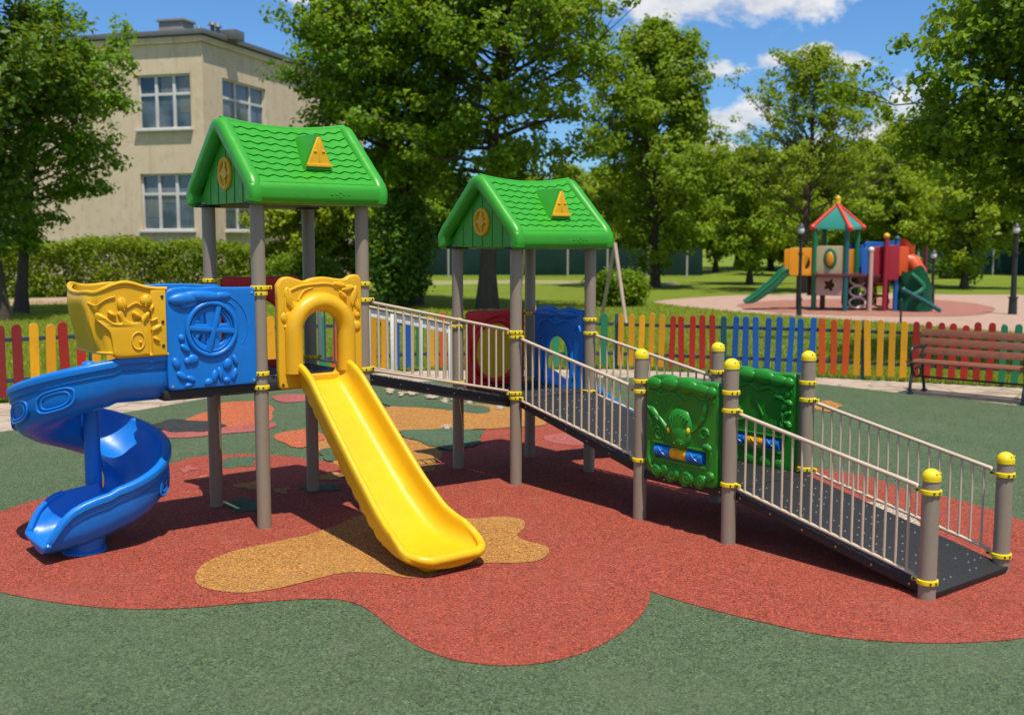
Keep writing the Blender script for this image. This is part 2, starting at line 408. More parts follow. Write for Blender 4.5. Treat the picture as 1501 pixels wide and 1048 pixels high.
for pts, z, m, lb in (([(282, 702), (300, 697), (309, 700), (296, 705)], .008, 'r_orange', 'small orange fleck left of the tower posts'),
                      ([(400, 722), (412, 716), (424, 718), (415, 724)], .008, 'r_ochre', 'small yellow fleck beside the front tower post'),
                      ([(468, 700), (486, 694), (508, 695), (500, 702), (480, 705)], .008, 'r_ochre', 'yellow streak behind the yellow slide top'),
                      ([(440, 716), (470, 711), (498, 714), (490, 720), (455, 722)], .008, 'r_teal', 'grey green streak behind the yellow slide'),
                      ([(262, 690), (276, 684), (286, 687), (275, 693)], .008, 'r_pink', 'small rose fleck right of the spiral slide'),
                      ([(396, 583), (430, 578), (470, 580), (462, 587), (420, 590)], .008, 'r_pink', 'faint rose streak at the far rubber edge'),
                      ([(470, 606), (520, 596), (556, 606), (548, 624), (505, 632), (474, 622)], .008, 'r_ochre', 'tan mural shape behind the yellow slide top'),
                      ([(404, 640), (440, 630), (474, 636), (466, 650), (430, 656)], .008, 'r_orange', 'orange mural shape between the tower posts'),
                      ([(800, 640), (850, 634), (905, 642), (880, 652), (820, 652)], .008, 'r_pink', 'pale rose worn area beneath the upper ramp'),
                      ([(1195, 592), (1215, 588), (1232, 594), (1222, 603), (1200, 602)], .008, 'r_ochre', 'tan mural blot beside the far ramp post'),
                      ([(1270, 738), (1310, 744), (1362, 776), (1380, 792), (1340, 786), (1290, 760)], .008, 'r_cream', 'pale worn streak beyond the lower ramp')):
    patch('mural_patch', pts, z, M[m], lb)
for i, (x, y, w) in enumerate([(572, 574, 7), (588, 579, 5), (604, 577, 9), (634, 583, 10), (652, 589, 5), (668, 586, 6), (688, 591, 4), (734, 598, 8), (655, 627, 5)]):
    patch('flower_rubber_patch', [(x + w * (.65 + .5 * random.random()) * math.cos(k * .785), y + (2.4 + 2.2 * random.random()) * math.sin(k * .785)) for k in range(8)], .020, M['r_cream'], 'white rubber petal number %d from the left tower' % (i + 1) if False else ['white rubber petal nearest the yellow slide', 'white rubber petal second from the yellow slide', 'broad white rubber petal third from the yellow slide', 'broad white rubber petal left of the bridge post', 'small white rubber petal just left of the bridge post', 'small white rubber petal just right of the bridge post', 'white rubber petal between the bridge posts', 'white rubber petal nearest the second tower front post', 'tiny lone white rubber petal above the green leaf'][i])

# ------------------------------------------------------------------ main play structure
UX, UY, TH = -1.91267, 8.26693, 0.668895
A, S, L2, WD, L3 = .9, 2.4829, 1.58835, .91373, 1.5924
set_ = empty('playground_set', (UX, UY, 0), TH, 'large play structure with two green roofed towers, slides and black ramps', 'play structure')
PR = .054
def post(u, v, top, clamps, cap=False):
    bm = NB(); cyl(bm, (u, v, -.03), (u, v, top), PR, seg=28)
    p = obj('post', bm, M['post'], set_)
    if cap:
        bm = NB(); cyl(bm, (u, v, top), (u, v, top + .022), PR + .004, seg=28)
        ball(bm, (u, v, top + .02), (PR + .004, PR + .004, .055), u=24, v=12)
        for k in range(3): ball(bm, (u - .02 + .02 * k, v - .048, top + .05), .006, u=8, v=6)
        obj('post_cap', bm, M['clamp'], p)
    for z, dirs in clamps:
        bm = NB()
        t = NB(); ring = [(PR + .001, -.016), (PR + .011, -.013), (PR + .012, 0), (PR + .011, .013), (PR + .001, .016)]
        n = 28; rows = [[t.verts.new((u + r * math.cos(k * 2 * PI / n), v + r * math.sin(k * 2 * PI / n), z + h)) for k in range(n)] for r, h in ring]
        for a, b in zip(rows, rows[1:]):
            for k in range(n): t.faces.new((a[k], a[(k + 1) % n], b[(k + 1) % n], b[k]))
        merge(bm, t)
        for d in dirs:
            dx, dy = {'u': (1, 0), '-u': (-1, 0), 'v': (0, 1), '-v': (0, -1)}[d]
            box(bm, (u + dx * .078, v + dy * .078, z), (.055 if dx else .022, .055 if dy else .022, .028), .005)
            cyl(bm, (u + dx * .085 - abs(dy) * .02, v + dy * .085 - abs(dx) * .02, z), (u + dx * .085 + abs(dy) * .02, v + dy * .085 + abs(dx) * .02, z), .0075, seg=10, mi=1)
        # bolts facing the viewer
        for a in (-2.3, -1.75): cyl(bm, (u + .06 * math.cos(a), v + .06 * math.sin(a), z), (u + .070 * math.cos(a), v + .070 * math.sin(a), z), .007, seg=10, mi=1)
        obj('clamp', bm, [M['clamp'], M['dark']], p)
    return p
T1Z, T2Z = 1.14, .79
post(0, 0, 2.52, [(1.855, ['u']), (1.812, ['-u']), (1.205, ['-u']), (1.10, ['u'])])
post(A, 0, 2.52, [(1.865, ['-u']), (1.735, ['u', '-u']), (1.175, ['u'])])
post(0, A, 2.52, [(1.885, ['u']), (1.2, ['u'])])
post(A, A, 2.52, [(1.75, ['u']), (1.2, ['u', '-u'])])
post(S, 0, 2.17, [(1.392, ['-u']), (1.352, ['-v']), (.842, ['-u']), (.797, ['-v'])])
post(S + A, 0, 2.17, [(1.467, ['v']), (1.336, ['-v']), (.78, ['-v'])])
post(S, A, 2.17, [(1.456, ['u']), (1.39, ['-u']), (.846, ['-u'])])
post(S + A, A, 2.17, [(1.48, ['-v', '-u']), (.82, ['-v'])])
V1, V2, V3 = -L2, -L2 - WD, -L2 - WD - L3
post(S, V1, 1.29, [(1.11, ['-v']), (1.03, ['v']), (.482, ['v'])], True)
post(S + A, V1, 1.29, [(1.115, ['v', '-v']), (.482, ['v'])], True)
post(S, V2, 1.29, [(1.118, ['v']), (.987, ['-v']), (.442, ['-v'])], True)
post(S + A, V2, 1.29, [(1.118, ['v']), (.985, ['-v']), (.442, ['-v'])], True)
post(S, V3, .745, [(.676, ['v']), (.11, ['v'])], True)
post(S + A, V3, .74, [(.664, ['v']), (.115, ['v'])], True)

# decks, bridge, ramps : black perforated plates (pts along the run, side a..b)
def plate(name, p0, p1, across, width, thick=.055, holes=True, label=None, first=.06):
    p0, p1, ac = Vector(p0), Vector(p1), Vector(across); d = p1 - p0; ln = d.length; d.normalize()
    n = ac.cross(d).normalized(); n = n if n.z > 0 else -n
    rot = Matrix((ac, d, n)).transposed() if ac.cross(d).dot(n) > 0 else Matrix((-ac, d, n)).transposed()
    mid = (p0 + p1) / 2 + ac * width / 2 - n * thick / 2
    bm = NB(); box(bm, mid, (width, ln, thick), .006, rot)
    # rim lips
    if holes:
        rows = int((ln - .1) / .075); cols = int((width - .1) / .075); k = 0
        for i in range(rows):
            for j in range(cols):
                x = .05 + (j + .5) * (width - .1) / cols + (.018 if i % 2 else -.018); y = .05 + (i + .5) * (ln - .1) / rows
                q = p0 + ac * x + d * y
                bright = random.random() < .42  # bright discs colour in the light seen through the perforations
                cyl(bm, q - n * .002, q + n * (.0035 if bright else .0012), .0075 if bright else .010, .005 if bright else .010, seg=8, mi=1 if bright else 2)
    # bolts along the near edge
    for i in range(max(2, int(ln / .28))):
        q = p0 + d * (.1 + i * .28) - n * thick * .5
        for s_, off in ((-1, 0), (1, width)):
            c = q + ac * off; cyl(bm, c, c + ac * s_ * .004, .0065, seg=8, mi=1)
    return obj(name, bm, [M['black'], M['steel_lit_hole'], M['dark']], set_, label)
u_, v_ = Vector((1, 0, 0)), Vector((0, 1, 0))
plate('deck', (0, -.03, T1Z), (0, .93, T1Z), u_, .9, .075, label='black deck of the taller tower')
plate('deck', (-.76, -.02, T1Z - .01), (-.76, .62, T1Z - .01), u_, .73, .07, label='black entry deck leading to the spiral slide')
plate('deck', (S - .02, -.03, T2Z), (S - .02, .93, T2Z), u_, .95, .075, label='black deck of the lower tower')
plate('deck', (S - .01, V2 - .02, .405), (S - .01, V1 + .03, .405), u_, .92, .07, label='low black landing between the two ramps')
plate('bridge', (A + .01, .03, T1Z - .005), (S - .03, .03, T2Z + .005), v_, .84, .085, label='black sloping bridge between the towers')
plate('ramp', (S + .01, -.04, T2Z - .01), (S + .01, V1 - .03, .41), u_, .88, .065, label='upper black perforated ramp beside the lower tower')
plate('ramp', (S + .015, V2 - .0, .40), (S + .015, V3 - .058, .050), u_, .88, .06, label='lower black perforated ramp reaching the ground')

# guard rails
def guard(p0, p1, zt0, zt1, zb0, zb1, nb, label, white=False):
    p0, p1 = Vector(p0), Vector(p1); d = (p1 - p0).normalized()
    bm = NB(); e = .065
    def pt(t, z0, z1): return Vector((p0.x + (p1.x - p0.x) * t, p0.y + (p1.y - p0.y) * t, z0 + (z1 - z0) * t))
    ln = (p1 - p0).length; te = e / ln
    for z0, z1, r in ((zt0, zt1, .0145), (zb0, zb1, .0125)):
        tube(bm, [pt(te, z0, z0), pt(te + .006, z0, z0)] + [pt(te + .02 + (1 - 2 * te - .04) * k / 6, z0 + (z1 - z0) * .015, z1 - (z1 - z0) * .015) for k in range(7)] + [pt(1 - te - .006, z1, z1), pt(1 - te, z1, z1)], r, 10)
    for k in range(nb):
        t = te + .05 + (1 - 2 * te - .1) * k / (nb - 1)
        a, b = pt(t, zb0, zb1), pt(t, zt0, zt1)
        cyl(bm, a, b, .0085, seg=8)
    if white:
        dd = pt(.95, zt0, zt1) - pt(.05, zt0, zt1); q = pt(.5, zt0, zt1) - Vector((0, 0, .05)); ang = math.atan2(dd.z, dd.x)
        box(bm, q + Vector((0, .012, 0)), (dd.length, .012, .075), .004, (0, -ang, 0), mi=1)
        for t in (.06, .37, .53, .73, .94):
            a, b = pt(t, zb0, zb1), pt(t, zt0, zt1); box(bm, (a + b) / 2, (.034, .014, (b - a).length), .003, mi=1)
    return obj('guardrail', bm, [M['rail'], M['white']], set_, label)
guard((A, 0, 0), (S, 0, 0), 1.732, 1.392, 1.178, .842, 17, 'beige barred guardrail on the near side of the bridge')
guard((A, A, 0), (S, A, 0), 1.75, 1.39, 1.19, .846, 15, 'guardrail with white top board on the far side of the bridge', True)
guard((S, 0, 0), (S, V1, 0), 1.352, 1.03, .797, .482, 15, 'guardrail along the near side of the upper ramp')
guard((S + A, 0, 0), (S + A, V1, 0), 1.336, 1.06, .78, .482, 15, 'guardrail along the far side of the upper ramp')
guard((S, V2, 0), (S, V3, 0), .987, .676, .442, .11, 17, 'guardrail along the near side of the lower ramp')
guard((S + A, V2, 0), (S + A, V3, 0), .985, .664, .442, .115, 17, 'guardrail along the far side of the lower ramp')

# ---- roof
def rrect(w, h, r, n=5):
    out = []
    for cx, cy, a0 in ((w / 2 - r, h / 2 - r, 0), (-w / 2 + r, h / 2 - r, 90), (-w / 2 + r, -h / 2 + r, 180), (w / 2 - r, -h / 2 + r, 270)):
        for k in range(n + 1):
            a = R(a0 + 90 * k / n); out.append((cx + r * math.cos(a), cy + r * math.sin(a)))
    return out
def make_roof(u0, ze):
    # u0: tower origin along u ; ze: lowest point of the eave
    bm = NB(); UL, UR = -.125, 1.06; VC = .45; HV = .575
    zr = ze + .715; ztop = ze + .165
    # shingled slopes
    NS, rows = 130, 9
    for sgn in (-1, 1):
        qs = [(k + f, h) for k in range(rows) for f, h in ((0, .004), (.05, .0045), (.5, .002), (.86, .0), (.89, -.009), (.985, -.010))] + [(rows, .002)]
        grid = []
        for q, h in qs:
            row = []
            for i in range(NS + 1):
                s = i / NS
                w = .12 * math.sin(2 * PI * s * 10 + .35 * q) + .06 * math.sin(2 * PI * s * 3.1 + .8 * q)
                t = min(max((q - w * (1 if 0 < q < rows else 0)) / rows, 0), 1)
                edge = min(1, min(s, 1 - s) / .07)
                hh = h * (edge if edge > .35 else 0)
                sag = .05 * (1 - (2 * s - 1) ** 2) * t
                vv = HV + .012 - (HV + .012) * t
                curve = -.012 * math.sin(PI * t)
                z = ztop + (zr - ztop - .025) * t - sag + curve
                nx = .66; row.append(bm.verts.new((u0 + UL + .05 + (UR - UL - .1) * s, VC + sgn * (vv + hh * nx), z + hh * .75)))
            grid.append(row)
        for a, b in zip(grid, grid[1:]):
            for i in range(NS): bm.faces.new((a[i], a[i + 1], b[i + 1], b[i]) if sgn < 0 else (a[i + 1], a[i], b[i], b[i + 1]))
    # ridge strip
    tube(bm, [(u0 + UL + .05 + (UR - UL - .1) * i / 10, VC, zr - .048 - .05 * (1 - (2 * i / 10 - 1) ** 2)) for i in range(11)], .024, 10)
    # barge boards (rounded rolls) at both gables
    for ue, si in ((UL, 1), (UR, -1)):
        pr = rrect(.115, .135, .05)
        zz = lambda v: ztop + (zr - ztop - .02) * (1 - v / HV) - .052
        pts = [Vector((0, -HV + .022, ze + .03)), Vector((0, -HV + .018, ze + .09)), Vector((0, -HV + .05, zz(HV - .05)))] + [Vector((0, sg_ * v, zz(v))) for sg_, v in ((-1, HV * .75), (-1, HV * .5), (-1, HV * .25), (-1, .075))] + [Vector((0, -.03, zz(.075) + .03)), Vector((0, .03, zz(.075) + .03))] + [Vector((0, v, zz(v))) for v in (.075, HV * .25, HV * .5, HV * .75)] + [Vector((0, HV - .05, zz(HV - .05))), Vector((0, HV - .018, ze + .09)), Vector((0, HV - .022, ze + .03))]
        pts = spline(pts, 6, closed=False); fr = []
        for i, p in enumerate(pts):
            d = (pts[min(i + 1, len(pts) - 1)] - pts[max(i - 1, 0)]).normalized()
            nrm = Vector((0, -d.z, d.y))
            fr.append((Vector((u0 + ue + si * .0575, VC, 0)) + p, Vector((1, 0, 0)), nrm))
        t = NB(); sweep(t, fr, pr); merge(bm, t)
    # eave rolls
    for sgn in (-1, 1):
        pr = rrect(.13, .175, .062)
        t = NB(); sweep(t, [((u0 + UL + x, VC + sgn * (HV - .022), ze + .088), Vector((0, 1, 0)), Vector((0, 0, 1)), [(a * k, b * k) for a, b in pr]) for x, k in ((.004, .72), (.012, .88), (.03, .97), (.06, 1), (.6, 1), (UR - UL - .06, 1), (UR - UL - .03, .97), (UR - UL - .012, .88), (UR - UL - .004, .72))], pr); merge(bm, t)
        # mould marks on the eave
        for x in (-.075, -.03, .03, .075): box(bm, (u0 + .62 + x, VC + sgn * (HV + .043), ze + .085), (.022, .008, .012), .003)
        for zz in (.07, .10): box(bm, (u0 + .62, VC + sgn * (HV + .043), ze + zz), (.022, .008, .01), .003)
    # gable walls with planks, soffit
    for ug in (UL + .085, UR - .105):
        t = NB()
        a = [t.verts.new((u0 + ug, VC + y, z)) for y, z in ((-HV + .05, ze + .02), (HV - .05, ze + .02), (0, zr - .05))]
        t.faces.new(a); r_ = bmesh.ops.extrude_face_region(t, geom=t.faces[:])
        bmesh.ops.translate(t, verts=[e for e in r_['geom'] if isinstance(e, bmesh.types.BMVert)], vec=(.02, 0, 0)); merge(bm, t)
        for y in (-.3, -.15, 0, .15, .3):
            hh = (HV - .05 - abs(y)) / (HV - .05) * (zr - ze - .07)
            box(bm, (u0 + ug - .002, VC + y, ze + .02 + hh / 2), (.008, .012, hh), .002)
    box(bm, (u0 + (UL + UR) / 2, VC, ze + .03), (UR - UL - .26, 2 * HV - .08, .03), .004, mi=1)  # soffit coloured black for the shade under the eaves
    for uu in (0, A):
        for vv in (0, A): box(bm, (u0 + uu, vv, ze + .012), (.15, .15, .022), .004, mi=1)
    # dormers on both slopes
    slope = (zr - .025 - ztop) / (HV + .012)
    wins = []
    for sgn in (-1, 1):
        zb = ztop + .135; vb = VC + sgn * (HV + .012 - (zb - ztop) / slope + .012)
        zt = zb + .255; uc = u0 + .525; hw = .135
        vtop = VC + sgn * max(.02, (HV + .012 - (zt - ztop) / slope) - .03)
        t = NB()
        f = [t.verts.new((uc - hw, vb, zb - .03)), t.verts.new((uc + hw, vb, zb - .03)), t.verts.new((uc + .02, vb, zt)), t.verts.new((uc - .02, vb, zt))]
        bk = [t.verts.new((uc - hw, vtop, zb - .03)), t.verts.new((uc + hw, vtop, zb - .03)), t.verts.new((uc + .02, vtop, zt)), t.verts.new((uc - .02, vtop, zt))]
        t.faces.new(f); t.faces.new(bk[::-1])
        for k in range(4): t.faces.new((f[k], f[(k + 1) % 4], bk[(k + 1) % 4], bk[k]))
        bmesh.ops.recalc_face_normals(t, faces=t.faces[:]); bmesh.ops.bevel(t, geom=t.edges[:], offset=.007, segments=2, affect='EDGES'); merge(bm, t)
        # yellow window
        w = NB(); mx = Matrix(((1, 0, 0, uc), (0, 0, -1 if sgn < 0 else 1, 0), (0, 1, 0, 0), (0, 0, 0, 1)))
        mx = Matrix.Translation((uc, vb + sgn * .008, zb)) @ Matrix(((1, 0, 0, 0), (0, 0, sgn, 0), (0, 1, 0, 0), (0, 0, 0, 1)))
        outline(w, [(-.108, 0), (.108, 0), (.012, .228), (-.012, .228)], [], .024, .006, mx)
        for p in ((0, .1, .012, .19), ):
            box(w, mx @ Vector((p[0], p[1], .012)), (p[2], .014, p[3]), .003)
        box(w, mx @ Vector((0, .012, .014)), (.22, .016, .024), .004)
        for x in (-.035, .035): box(w, mx @ Vector((x, .118, .012)), (.03, .012, .014), .003)
        wins.append(w)
    o = obj('roof', bm, [M['green'], M['black']], set_, 'green moulded shingle roof of the %s tower' % ('taller' if u0 < 1 else 'lower'))
    for w in wins: obj('dormer_window', w, M['ochre'], o)
    # round gable window
    for ug, sg in ((UL + .08, -1), (UR - .08, 1)):
        w = NB(); ct = Vector((u0 + ug, VC + .0, ze + .25)); rr = .10
        tube(w, [ct + Vector((0, rr * math.cos(k * 2 * PI / 32), 1.12 * rr * math.sin(k * 2 * PI / 32))) for k in range(32)], .019, 10, closed=True)
        box(w, ct, (.022, .03, 2.1 * rr), .005); box(w, ct, (.022, 1.95 * rr, .03), .005)
        t = NB(); bmesh.ops.create_cone(t, cap_ends=True, segments=32, radius1=.045, radius2=.04, depth=.03); merge(w, t, Matrix.Translation(ct) @ Matrix.Rotation(PI / 2, 4, 'Y'))
        for sa in (45, 135, 225, 315):
            pass
        t = NB(); bmesh.ops.create_cone(t, cap_ends=True, segments=32, radius1=rr, radius2=rr, depth=.008); merge(w, t, Matrix.Translation(ct + Vector((-sg * .008, 0, 0))) @ Matrix.Rotation(PI / 2, 4, 'Y') @ Matrix.Diagonal((1.12, 1, 1, 1)))
        obj('gable_window', w, M['ochre'], o)
    return o
make_roof(0.0, 2.475)
make_roof(S, 2.13)

# ---- panels : local (x,y,out) -> structure
def MXu(u, v, z, sgn=1):      # faces -v : x->u, y->z, out->-v
    return Matrix(((1, 0, 0, u), (0, 0, -1, v), (0, 1, 0, z), (0, 0, 0, 1)))
def MXv(u, v, z):             # faces -u : x->-v, y->z, out->-u
    return Matrix(((0, 0, -1, u), (-1, 0, 0, v), (0, 1, 0, z), (0, 0, 0, 1)))
class Rel:
    def __init__(s, mx, th): s.bm = NB(); s.mx = mx; s.z = th / 2
    def plate(s, outer, holes, th, bev=.012, mi=0): outline(s.bm, outer, holes, th, bev, s.mx, mi)
    def blob(s, x, y, rx, ry, h, rot=0, mi=0):
        t = NB(); bmesh.ops.create_uvsphere(t, u_segments=18, v_segments=10, radius=1)
        merge(s.bm, t, s.mx @ Matrix.Translation((x, y, s.z)) @ Matrix.Rotation(R(rot), 4, 'Z') @ Matrix.Diagonal((rx, ry, h, 1)), mi)
    def vine(s, pts, r, mi=0, lift=.0, n=6):
        p = spline([Vector((a, b, s.z + lift)) for a, b in pts], n, closed=False)
        k = len(p); rr = r if isinstance(r, (int, float)) else [r[0] + (r[1] - r[0]) * i / (k - 1) for i in range(k)]
        t = NB(); tube(t, p, rr, 8); merge(s.bm, t, s.mx, mi)
    def spiral(s, x, y, r0, turns, rad, flip=1, start=0):
        s.vine([(x + flip * r0 * (1 - .8 * k / 16) * math.cos(start + k / 16 * turns * 2 * PI), y + r0 * (1 - .8 * k / 16) * math.sin(start + k / 16 * turns * 2 * PI)) for k in range(17)], (rad, rad * .7), n=3)
    def leaf(s, x, y, ln, w, rot, h=.012):
        s.blob(x, y, ln / 2, w / 2, h, rot); a = R(rot)
        s.vine([(x - math.cos(a) * ln * .45, y - math.sin(a) * ln * .45), (x, y), (x + math.cos(a) * ln * .45, y + math.sin(a) * ln * .45)], .0035, lift=h * .8)
    def ring(s, x, y, rx, ry, r, lift=0, a0=0, a1=360):
        n = 40; full = a1 - a0 >= 360
        p = [Vector((x + rx * math.cos(R(a0 + (a1 - a0) * k / n)), y + ry * math.sin(R(a0 + (a1 - a0) * k / n)), s.z + lift)) for k in range(n if full else n + 1)]
        t = NB(); tube(t, p, r, 10, closed=full); merge(s.bm, t, s.mx)
    def bar(s, x0, y0, x1, y1, w, h, lift=0):
        t = NB(); d = Vector((x1 - x0, y1 - y0)); box(t, (0, 0, 0), (d.length, w, h), min(w, h) * .3)
        merge(s.bm, t, s.mx @ Matrix.Translation(((x0 + x1) / 2, (y0 + y1) / 2, s.z + lift)) @ Matrix.Rotation(math.atan2(d.y, d.x), 4, 'Z'))
    def bolt(s, x, y, r=.008, mi=1):
        t = NB(); bmesh.ops.create_cone(t, cap_ends=True, segments=10, radius1=r, radius2=r, depth=.008)
        merge(s.bm, t, s.mx @ Matrix.Translation((x, y, s.z + .001)), mi)
def wavy(w, h, bumps, r=.03):
    # rectangle with a wavy top
    o = [(r, 0), (w - r, 0), (w - r * .3, r * .3), (w, r)] + [(w, h * k / 6) for k in range(1, 6)]
    top = spline([Vector((x, y, 0)) for x, y in bumps], 6, closed=False)
    o += [(p.x, p.y) for p in top] + [(0, h * k / 6) for k in range(5, 0, -1)] + [(0, r), (r * .3, r * .3)]
    return o
# blue window panel beside the taller tower
def wedge(cx, cy, r, a0, a1, r0):
    pts = []
    for k in range(9):
        a = R(a0 + (a1 - a0) * k / 8); pts.append((cx + r * math.cos(a), cy + r * math.sin(a)))
    am = R((a0 + a1) / 2); pts.append((cx + r0 * math.cos(am), cy + r0 * math.sin(am))); return pts
p = Rel(MXu(-.735, -.02, 1.135), .05); W, Hh = .685, .735
cx, cy = .335, .43
p.plate(wavy(W, Hh, [(W, .705), (.66, .728), (.55, .73), (.42, .735), (.36, .742), (.25, .735), (.15, .742), (.05, .735), (0, .71)]),
        [wedge(cx, cy, .125, a, b, .05) for a, b in ((18, 58), (112, 160), (198, 252), (300, 345))], .05, .012)
p.blob(.13, .655, .12, .05, .035, 3); p.blob(.27, .672, .16, .042, .032, -4); p.blob(.42, .67, .07, .03, .022); p.blob(.165, .615, .07, .03, .022, 15)
p.vine([(.20, .60), (.22, .635), (.27, .60), (.33, .61), (.36, .63), (.44, .635), (.50, .60), (.52, .57)], .006)
p.ring(cx, cy, .185, .19, .019, .004); p.ring(cx + .03, cy + .02, .25, .24, .005, 0, -35, 70); p.ring(cx, cy, .155, .16, .006, .004)
p.bar(cx + .055, cy + .165, cx - .03, cy - .17, .036, .03, .006); p.bar(cx - .175, cy + .015, cx + .175, cy - .025, .034, .028, .006)
for x, y, a, b, r in ((.105, .375, .025, .03, 20), (.13, .30, .045, .025, -40), (.185, .215, .045, .04, 10), (.06, .195, .03, .045, 20), (.10, .10, .05, .028, -40), (.165, .075, .04, .022, -30), (.145, .205, .03, .03, 0), (.345, .08, .028, .05, -10), (.45, .165, .035, .045, -25), (.51, .19, .02, .045, 15), (.39, .095, .022, .055, 10), (.30, .04, .035, .03, 20), (.50, .085, .022, .05, -20), (.44, .045, .03, .025, 0), (.145, .03, .03, .02, 10)):
    p.blob(x, y, a, b, .020, r)
for x, y in ((.03, .03), (.655, .03), (.655, .69)): p.bolt(x, y, .009, 1)
o = obj('window_panel', p.bm, [M['blue'], M['steel_lit_hole']], set_, 'blue panel with round four pane window beside the spiral slide')
# the matching far panel
p = Rel(MXu(-.735, .62, 1.135), .05)
p.plate(wavy(W, Hh, [(W, .705), (.66, .728), (.55, .73), (.36, .742), (.15, .742), (.05, .735), (0, .71)]), [], .05, .012)
p.ring(cx, cy, .185, .19, .019, .004); p.bar(cx, cy + .17, cx, cy - .17, .036, .03); p.bar(cx - .17, cy, cx + .17, cy, .036, .03)
obj('window_panel', p.bm, [M['blue']], set_, 'blue panel on the far side of the slide entry')
# amber arch panel
p = Rel(MXu(.125, -.03, 1.072), .06); W, Hh = .735, .86
ax, ay, ri = .355, .43, .172
inner = [(ax - ri, .10)] + [(ax - ri, .10 + (ay - .10) * k / 4) for k in range(1, 5)] + [(ax - ri * math.cos(PI * k / 18), ay + ri * 1.02 * math.sin(PI * k / 18)) for k in range(1, 18)] + [(ax + ri, ay - (ay - .10) * k / 4) for k in range(5)]
p.plate(wavy(W, Hh, [(W, .80), (.725, .845), (.69, .868), (.63, .862), (.58, .836), (.50, .842), (.40, .856), (.30, .848), (.23, .828), (.17, .842), (.10, .862), (.04, .85), (0, .80)]), [inner], .06, .016)
t = NB(); tube(t, [Vector((ax - .232, .12 + (ay - .12) * k / 5, .032)) for k in range(5)] + [Vector((ax - .232 * math.cos(PI * k / 22), ay + .235 * math.sin(PI * k / 22), .032)) for k in range(23)] + [Vector((ax + .232, ay - (ay - .12) * k / 5, .032)) for k in range(1, 6)], .072, 16); merge(p.bm, t, p.mx)
for x, y, l, w, r in ((.09, .70, .17, .07, 100), (.13, .63, .13, .06, 120), (.60, .76, .13, .06, 10), (.66, .70, .17, .06, 75), (.69, .62, .12, .05, 110), (.53, .79, .12, .05, -12), (.56, .71, .09, .045, -40)): p.leaf(x, y, l, w, r, .02)
p.vine([(.06, .56), (.07, .72), (.16, .78), (.30, .80), (.44, .80), (.52, .76), (.56, .68)], (.012, .008)); p.vine([(.17, .68), (.22, .75), (.30, .775)], (.012, .006)); p.vine([(.67, .56), (.70, .64)], .01)
for x, y, r in ((.065, .55, .045), (.065, .57, .022), (.68, .46, .04), (.69, .55, .03), (.065, .48, .02)): p.blob(x, y, r, r, .014)
for x, y in ((.03, .035), (.70, .035)): p.bolt(x, y, .011)
obj('arch_panel', p.bm, [M['ochre'], M['dark']], set_, 'amber arch panel over the yellow slide')
# red back panels
p = Rel(MXu(.085, .9, 1.1), .05)
p.plate(wavy(.72, .81, [(.72, .77), (.70, .80), (.64, .812), (.36, .805), (.08, .812), (.02, .80), (0, .77)]), [[(.20, .1), (.52, .1), (.52, .45)] + [(.36 + .16 * math.cos(PI * k / 10), .45 + .16 * math.sin(PI * k / 10)) for k in range(1, 10)] + [(.20, .45)]], .05, .014)
obj('back_panel', p.bm, [M['red']], set_, 'dark red panel at the back of the taller tower')
p = Rel(MXu(S + .1, .9, .70), .05)
p.plate(wavy(.71, .83, [(.71, .79), (.69, .82), (.63, .832), (.36, .828), (.08, .832), (.02, .82), (0, .79)]), [], .05, .014)
p.ring(.34, .43, .275, .30, .03, .005)
for x, y in ((.08, .75), (.62, .75), (.08, .08), (.62, .08), (.35, .78)): p.blob(x, y, .035, .03, .012)
o = obj('back_panel', p.bm, [M['red']], set_, 'red panel with yellow disc at the back of the lower tower')
bm = NB(); cyl(bm, MXu(S + .1, .9, .70) @ Vector((.34, .43, .02)), MXu(S + .1, .9, .70) @ Vector((.34, .43, .034)), .275, .27, 40)
obj('disc', bm, M['ochre'], o)
# blue arch panel on the lower tower
p = Rel(MXv(S + .9, .80, .70), .055)
inn = [(.19, .12), (.50, .12), (.50, .40), (.47, .50), (.40, .56), (.33, .575), (.25, .55), (.20, .49), (.17, .35), (.17, .2)]
inn = [(q.x, q.y) for q in spline([Vector((*a, 0)) for a in inn], 4)]
p.plate(wavy(.74, .86, [(.74, .80), (.72, .845), (.62, .855), (.52, .87), (.42, .855), (.36, .84), (.26, .865), (.14, .87), (.04, .845), (0, .80)]), [inn], .055, .016)
p.vine([(.06, .62), (.12, .71), (.24, .74), (.34, .70), (.44, .73), (.56, .73), (.62, .66), (.66, .70), (.70, .64)], (.018, .014)); p.blob(.2, .79, .14, .04, .03); p.blob(.5, .80, .16, .045, .03)
p.vine([(.13, .1), (.12, .4), (.16, .55)], .018); p.vine([(.56, .1), (.57, .42), (.53, .56)], .018)
obj('arch_panel', p.bm, [M['blue']], set_, 'blue panel with arched opening on the lower tower')

